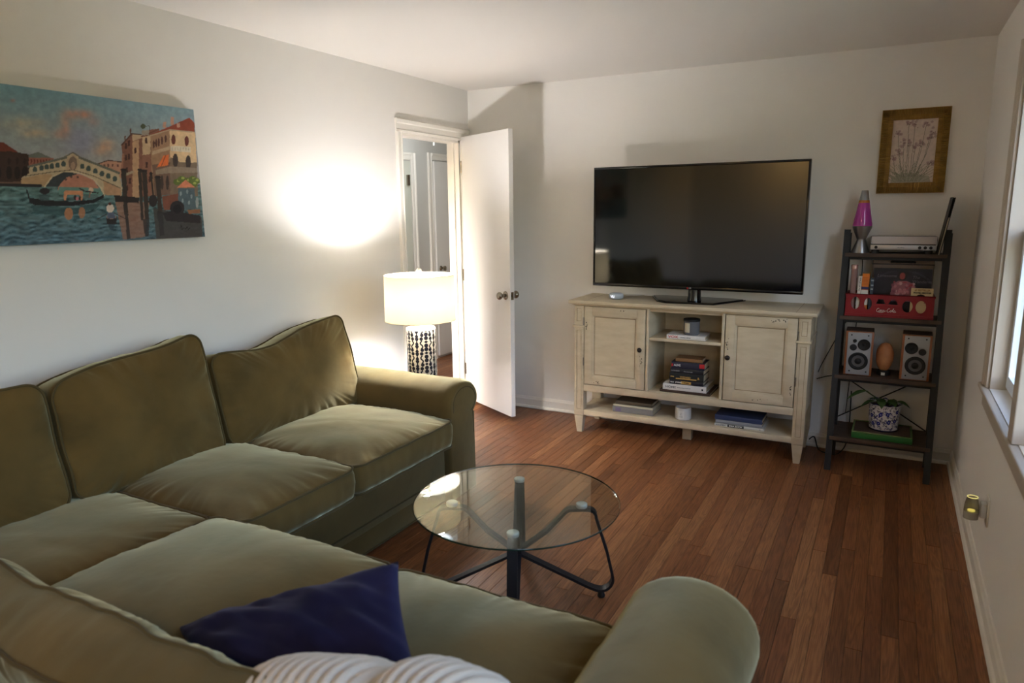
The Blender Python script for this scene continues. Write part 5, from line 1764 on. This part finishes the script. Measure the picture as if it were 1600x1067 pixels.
# green tray and potted plant
gtray = thing('green_tray', 'low green box with recessed wooden top lying on the lowest ladder shelf board', 'tray', (2.985, -0.235, 0.2005))
MB().box((-0.157, -0.135, 0), (0.157, 0.12, 0.034), bev=0.003).build('box', GREEN, gtray, smooth=35)
MB().box((-0.15, -0.128, 0.0343), (0.15, 0.113, 0.036)).build('top_panel', SHELFW, gtray)
rm = MB()
for a, c in (((-0.157, -0.135), (-0.146, 0.12)), ((0.146, -0.135), (0.157, 0.12)), ((-0.146, -0.135), (0.146, -0.128)), ((-0.146, 0.113), (0.146, 0.12))):
    rm.box((a[0], a[1], 0.0343), (c[0], c[1], 0.041), bev=0.0015)
rm.build('rim', M('worn_green_rim', (120, 124, 84), 0.6, col2=(60, 110, 60), vscale=12), gtray, smooth=35)

pp = thing('potted_plant', 'trailing green plant in a blue and white patterned pot on the green box', 'plant', (2.99, -0.225, 0.2367))
nx, ny = 300, 110
th = np.linspace(0, 2 * PI, nx, endpoint=False)
hz = np.linspace(0, 1, ny)
TX, ZY = np.meshgrid(th / (2 * PI) * 530, hz * 165)
pr = Print(TX, ZY, (206, 206, 212))
BLU = (34, 44, 124)
for i in range(420):
    x, y = rng.uniform(0, 530), rng.uniform(14, 152)
    r = rng.uniform(5, 9); a0 = rng.uniform(0, 6.28); sg = rng.choice([-1, 1])
    pts = [(x + r * (1 - q / 12) * math.cos(a0 + sg * q * 0.5), y + r * (1 - q / 12) * math.sin(a0 + sg * q * 0.5)) for q in range(11)]
    pr.line(pts, 2.8, (26, 30, 72) if i % 3 else BLU)
for i in range(22):
    x, y = (i * 47.3) % 530, 30 + (i * 61.7) % 105
    for q in range(7):
        a = q * 2 * PI / 7
        pr.ell(x + 7.5 * math.cos(a), y + 7.5 * math.sin(a), 5, 5, BLU)
    pr.ell(x, y, 4, 4, (150, 156, 196))
    pr.ell(x, y, 2, 2, BLU)
pr.line([(0, 3), (530, 3)], 7, (28, 34, 90)); pr.line([(0, 162), (530, 162)], 6, (28, 34, 90))
prof_r = np.interp(hz, [0, 0.06, 0.5, 0.9, 1.0], [0.072, 0.076, 0.082, 0.084, 0.09])
wav = 1 + 0.035 * np.maximum(0, (hz[:, None] - 0.85) / 0.15) * np.cos(th * 12)[None]
zz_ = hz[:, None] * 0.162 + np.maximum(0, (hz[:, None] - 0.9) / 0.1) * 0.004 * np.cos(th * 12)[None]
RR = prof_r[:, None] * wav
grid_mesh('pot', np.stack([RR * np.cos(th)[None], RR * np.sin(th)[None], zz_ * np.ones_like(RR)], -1), pr.c, attr_mat('painted_porcelain', 0.18, 0.5, coat=0.3), pp, wrap=True)
MB().lathe([(0.078, 0.0), (0.0, 0.0008)], 40, caps=False).lathe([(0.0765, 0.002), (0.083, 0.006)], 40, caps=False).build('pot_base', M('cobalt_glaze', (22, 26, 60), 0.2), pp)
MB().lathe([(0.083, 0.142), (0.0, 0.148)], 32, caps=False).build('soil', SOIL, pp)


def leaf(base, dirn, L, wd_, droop, parent):
    d = Vector(dirn).normalized()
    sd = d.cross(Vector((0, 0, 1))).normalized()
    up = sd.cross(d)
    V, F = [], []
    n = 9
    for i in range(n + 1):
        t = i / n
        c = Vector(base) + d * L * t + Vector((0, 0, -droop * t * t))
        w = wd_ * (math.sin(PI * min(1, t ** 0.75)) * (1 - 0.25 * t) + 0.02)
        V += [c - sd * w + up * w * 0.25, c, c + sd * w + up * w * 0.25]
    for i in range(n):
        F += [(i * 3, i * 3 + 1, i * 3 + 4, i * 3 + 3), (i * 3 + 1, i * 3 + 2, i * 3 + 5, i * 3 + 4)]
    return MB().add(V, F).build('leaf', LEAF, parent, smooth=True, fix=False)


def stem(path, parent, r=0.0028):
    return MB().tube(path, r, 6).build('stem', M('stem_green' + str(len(bpy.data.materials)), (72, 88, 48), 0.6), parent, smooth=True)


s1 = stem([(-0.02, -0.01, 0.145), (-0.06, -0.05, 0.20), (-0.10, -0.07, 0.235), (-0.128, -0.085, 0.24)], pp)
leaf((-0.098, -0.07, 0.235), (-1, -0.5, -0.05), 0.12, 0.03, 0.05, s1)
s2 = stem([(0.0, -0.02, 0.145), (-0.03, -0.06, 0.175), (-0.05, -0.08, 0.18)], pp)
leaf((-0.05, -0.075, 0.18), (-1, -0.5, 0.1), 0.09, 0.024, 0.045, s2)
leaf((-0.03, -0.06, 0.178), (-0.75, -0.1, 0.5), 0.075, 0.022, 0.03, s2)
leaf((-0.02, -0.055, 0.172), (0.05, -1, 0.4), 0.065, 0.028, 0.05, s2)
s3 = stem([(0.02, -0.01, 0.145), (0.04, -0.05, 0.175), (0.055, -0.06, 0.182)], pp)
leaf((0.05, -0.06, 0.182), (1, -0.4, 0.35), 0.09, 0.028, 0.05, s3)
leaf((0.03, -0.045, 0.17), (0.35, -0.8, 0.5), 0.07, 0.026, 0.045, s3)
leaf((0.02, -0.02, 0.155), (0.5, 0.6, 0.6), 0.08, 0.026, 0.03, s3)
leaf((-0.01, 0.0, 0.15), (-0.4, 0.7, 0.7), 0.075, 0.024, 0.03, s3)

# ------------------------------------------------------------------ framed botanical print
pf = thing('framed_print', 'botanical print of pale irises in a reeded gilt frame on the back wall', 'picture', (3.017, -0.002, 1.60))
FW, FH, FT = 0.345, 0.474, 0.06
R = Matrix.Rotation(-0.012, 4, 'Y')


def reeded(a, b, w, inward):
    """mitred side with cross reeds, in x-z plane."""
    mb_ = MB()
    a, b, iw = Vector(a), Vector(b), Vector(inward)
    d = (b - a); L = d.length; u = d / L
    n = int(L / 0.0082)
    for i in range(n):
        for j, (s0, s1, hgt) in enumerate(((0.004, w * 0.60, 0.024), (w * 0.66, w, 0.018))):
            t0, t1 = i * L / n, (i + 0.72) * L / n
            q = []
            for t, s_ in ((t0, s0), (t1, s0), (t1, s1), (t0, s1)):
                t = min(max(t, s_), L - s_)
                q.append(a + u * t + iw * s_)
            if (q[1] - q[0]).length < 1e-5 and (q[2] - q[3]).length < 1e-5:
                continue
            mid = [(q[0] + q[1]) / 2, (q[2] + q[3]) / 2]
            V = [p + Vector((0, -hgt + 0.004, 0)) for p in q] + [p + Vector((0, -hgt - 0.002, 0)) for p in mid] 
            mb_.add(V, [(0, 4, 5, 3), (4, 1, 2, 5), (0, 1, 4), (3, 5, 2)])
    # backing
    q = [a, b, b - u * w + iw * w, a + u * w + iw * w]
    V = [p + Vector((0, -0.002, 0)) for p in q] + [p + Vector((0, -0.019, 0)) for p in q[:2]] + [p + Vector((0, -0.0155, 0)) for p in q[2:]]
    mb_.add(V, [(0, 1, 2, 3), (4, 5, 6, 7), (0, 1, 5, 4), (1, 2, 6, 5), (2, 3, 7, 6), (3, 0, 4, 7)])
    return mb_


hw_ = FW / 2
crn = [(-hw_, 0, 0.012), (hw_, 0, 0.012), (hw_, 0, 0.012 + FH), (-hw_, 0, 0.012 + FH)]
inn = [(0, 0, 1), (-1, 0, 0), (0, 0, -1), (1, 0, 0)]
for i in range(4):
    reeded(crn[i], crn[(i + 1) % 4], FT, inn[i]).build('frame_side', GOLD, pf)


def bot_art(p):
    p.c = p.c * (0.97 + 0.06 * smooth_noise(p.X.shape, (30, 20))[..., None])
    G, PK = (122, 124, 104), (150, 122, 124)
    for i in range(70):
        x0 = 0.42 + rng.normal(0, 0.16); x1 = x0 + (x0 - 0.45) * 1.5 + rng.normal(0, 0.12); y1 = rng.uniform(0.12, 0.34)
        p.line([(x0, 0.02), ((x0 + x1) / 2, y1 * 0.7), (x1, y1)], 0.008, G, 0.7)
    p.poly([(0.05, 0), (0.95, 0), (0.9, 0.1), (0.6, 0.15), (0.3, 0.16), (0.08, 0.1)], (140, 140, 122), 0.6)
    for (x0, x1, y1) in ((0.3, 0.14, 0.78), (0.36, 0.2, 0.5), (0.4, 0.36, 0.93), (0.44, 0.4, 0.62), (0.47, 0.5, 0.9), (0.5, 0.54, 0.56), (0.52, 0.66, 0.62), (0.55, 0.74, 0.9), (0.6, 0.84, 0.7), (0.58, 0.9, 0.78), (0.34, 0.28, 0.64), (0.2, 0.08, 0.4), (0.7, 0.9, 0.32)):
        p.line([(x0, 0.1), ((x0 + x1) / 2 + (x1 - x0) * 0.15, y1 * 0.55), (x1, y1)], 0.011, (112, 112, 98), 0.9)
        for q in range(6):
            p.ell(x1 + rng.normal(0, 0.045), y1 + rng.normal(0.01, 0.03), 0.034, 0.02, PK, 0.55)
            p.ell(x1 + rng.normal(0, 0.03), y1 + rng.normal(0, 0.025), 0.012, 0.01, (122, 96, 98), 0.7)


U, V_, c_ = cover_print(90, 130, (208, 192, 182), bot_art)
pw_, ph_ = FW - 2 * FT + 0.004, FH - 2 * FT + 0.004
grid_mesh('print', np.stack([(U - 0.5) * pw_, np.zeros_like(U) - 0.008, 0.012 + FT - 0.002 + V_ * ph_], -1), c_, attr_mat('art_paper', 0.5, 0.4, coat=0.0), pf, smooth=False)
pf.rotation_euler = (0, -0.0, 0)

# ------------------------------------------------------------------ night light in its outlet on the right wall
ol = thing('wall_outlet', 'white wall outlet plate low on the right wall behind the night light', 'outlet', (W - 0.0005, -1.60, 0.345))
MB().box((-0.006, -0.036, -0.058), (0, 0.036, 0.058), bev=0.003).build('plate', TRIM, ol, smooth=35)
MB().lathe([(0.003, 0), (0.003, 0.0012)], 10, T=at(-0.006, 0, 0.0) @ Matrix.Rotation(-PI / 2, 4, 'Y')).build('screw', STEEL, ol)
nl = thing('night_light', 'small clear cup-shaped plug-in night light glowing yellow in the wall outlet', 'night light', (W - 0.0072, -1.60, 0.345))
MB().box((-0.022, -0.022, -0.03), (0, 0.022, 0.032), bev=0.006).build('plug_body', WHITEP, nl, smooth=40)
MB().lathe([(0.026, -0.042), (0.027, -0.012)], 28, (-0.05, 0, 0)).build('cup_base', M('clear_cup', (206, 200, 188), 0.25, spec=0.6, trans=0.45), nl, smooth=40)
MB().lathe([(0.026, -0.0118), (0.0255, 0.01), (0.019, 0.048), (0.0175, 0.048), (0.024, 0.01), (0.0245, -0.0118)], 28, (-0.05, 0, 0), caps=False).build('cup', M('clear_cup_wall', (214, 210, 196), 0.08, spec=0.8, trans=0.75), nl, smooth=40)
MB().lathe([(0.0, -0.011), (0.013, -0.011), (0.013, -0.007), (0.0, -0.006)], 24, (-0.05, 0, 0), caps=False).build('lamp_disc', M('night_glow', (250, 240, 150), 0.5, emit=(255, 236, 120), estr=0.9), nl)
MB().tube([(-0.05 + 0.0183 * math.cos(a), 0.0183 * math.sin(a), 0.048) for a in np.linspace(0, 2 * PI, 28, endpoint=False)], 0.0012, 6, closed=True).build('cup_rim', M('rim_glow', (240, 236, 170), 0.4, emit=(250, 240, 150), estr=0.5), nl)

# ------------------------------------------------------------------ cords
def cord(path, r, mat, label):
    P = [Vector(p) for p in path]
    out = []
    for i in range(len(P) - 1):
        p0, p1, p2, p3 = P[max(i - 1, 0)], P[i], P[i + 1], P[min(i + 2, len(P) - 1)]
        for q in range(6):
            t = q / 6
            out.append(0.5 * ((2 * p1) + (p2 - p0) * t + (2 * p0 - 5 * p1 + 4 * p2 - p3) * t * t + (3 * p1 - p0 - 3 * p2 + p3) * t ** 3))
    out.append(P[-1])
    o = MB().tube(out, r, 6).build('power_cord', mat, smooth=True)
    tag(o, label, 'cord')
    return o


cord([(2.60, -0.03, 0.50), (2.62, -0.04, 0.56), (2.67, -0.05, 0.68), (2.74, -0.04, 0.84), (2.78, -0.03, 0.9), (2.80, -0.02, 1.0)], 0.003, CORD, 'black cord rising from behind the console up behind the ladder shelf')
cord([(2.595, -0.05, 0.46), (2.66, -0.05, 0.485), (2.72, -0.05, 0.495), (2.78, -0.04, 0.51)], 0.003, CORD, 'short black cord running level between console and ladder shelf')
cord([(2.58, -0.1, 0.07), (2.61, -0.1, 0.09), (2.64, -0.12, 0.02), (2.70, -0.14, 0.006), (2.76, -0.1, 0.006), (2.80, -0.05, 0.10), (2.80, -0.04, 0.4)], 0.004, CORD, 'black cord looping on the floor between the console and the ladder shelf')
cord([(2.80, -0.035, 1.245), (2.805, -0.03, 1.15), (2.80, -0.03, 1.0), (2.80, -0.03, 0.90), (2.79, -0.03, 0.7), (2.785, -0.03, 0.5), (2.775, -0.03, 0.25)], 0.0028, CORD, 'black cord hanging down from the lava lamp behind the shelf boards')
cord([(0.30, -0.03, 0.004), (0.55, -0.034, 0.004), (0.8, -0.033, 0.004), (1.05, -0.035, 0.004), (1.3, -0.05, 0.004)], 0.0035, WHITECORD, 'pale cord lying along the foot of the back wall baseboard')

# warm flush lamp added behind the camera to turn the near cushions golden
rl = thing('added_ceiling_lamp', 'added warm glass ceiling lamp giving golden light from behind the sofa', 'lamp', (1.5, -5.85, H - 0.12))
MB().lathe([(0.16, 0.118), (0.17, 0.11), (0.16, 0.06), (0.11, 0.02), (0.03, 0.0)], 36).build('bowl', M('amber_bowl', (240, 220, 180), 0.4, emit=(255, 205, 130), estr=REAR_W / (PI * 0.2)), rl, smooth=50)
MB().lathe([(0.02, -0.014), (0.014, -0.002), (0.01, 0.0)], 16).build('finial', NICKEL, rl, smooth=50)
# ------------------------------------------------------------------ far end of the room (behind the camera, seen only mirrored in the screen)
mr = thing('oval_mirror', 'tall oval wall mirror with dark frame on the far rear wall', 'mirror', (2.75, REAR + 0.001, 1.6))
MB().lathe([(0.0, 0.002), (1.0, 0.002), (1.0, 0.008), (0.0, 0.008)], 48, T=Matrix(((0.2, 0, 0, 0), (0, 0, 1, 0), (0, 0.42, 0, 0), (0, 0, 0, 1))), caps=False).build('glass', MIRROR, mr)
MB().tube([(0.21 * math.cos(a), 0.012, 0.44 * math.sin(a)) for a in np.linspace(0, 2 * PI, 48, endpoint=False)], 0.016, 8, closed=True).build('frame', DARKWOOD, mr, smooth=True)
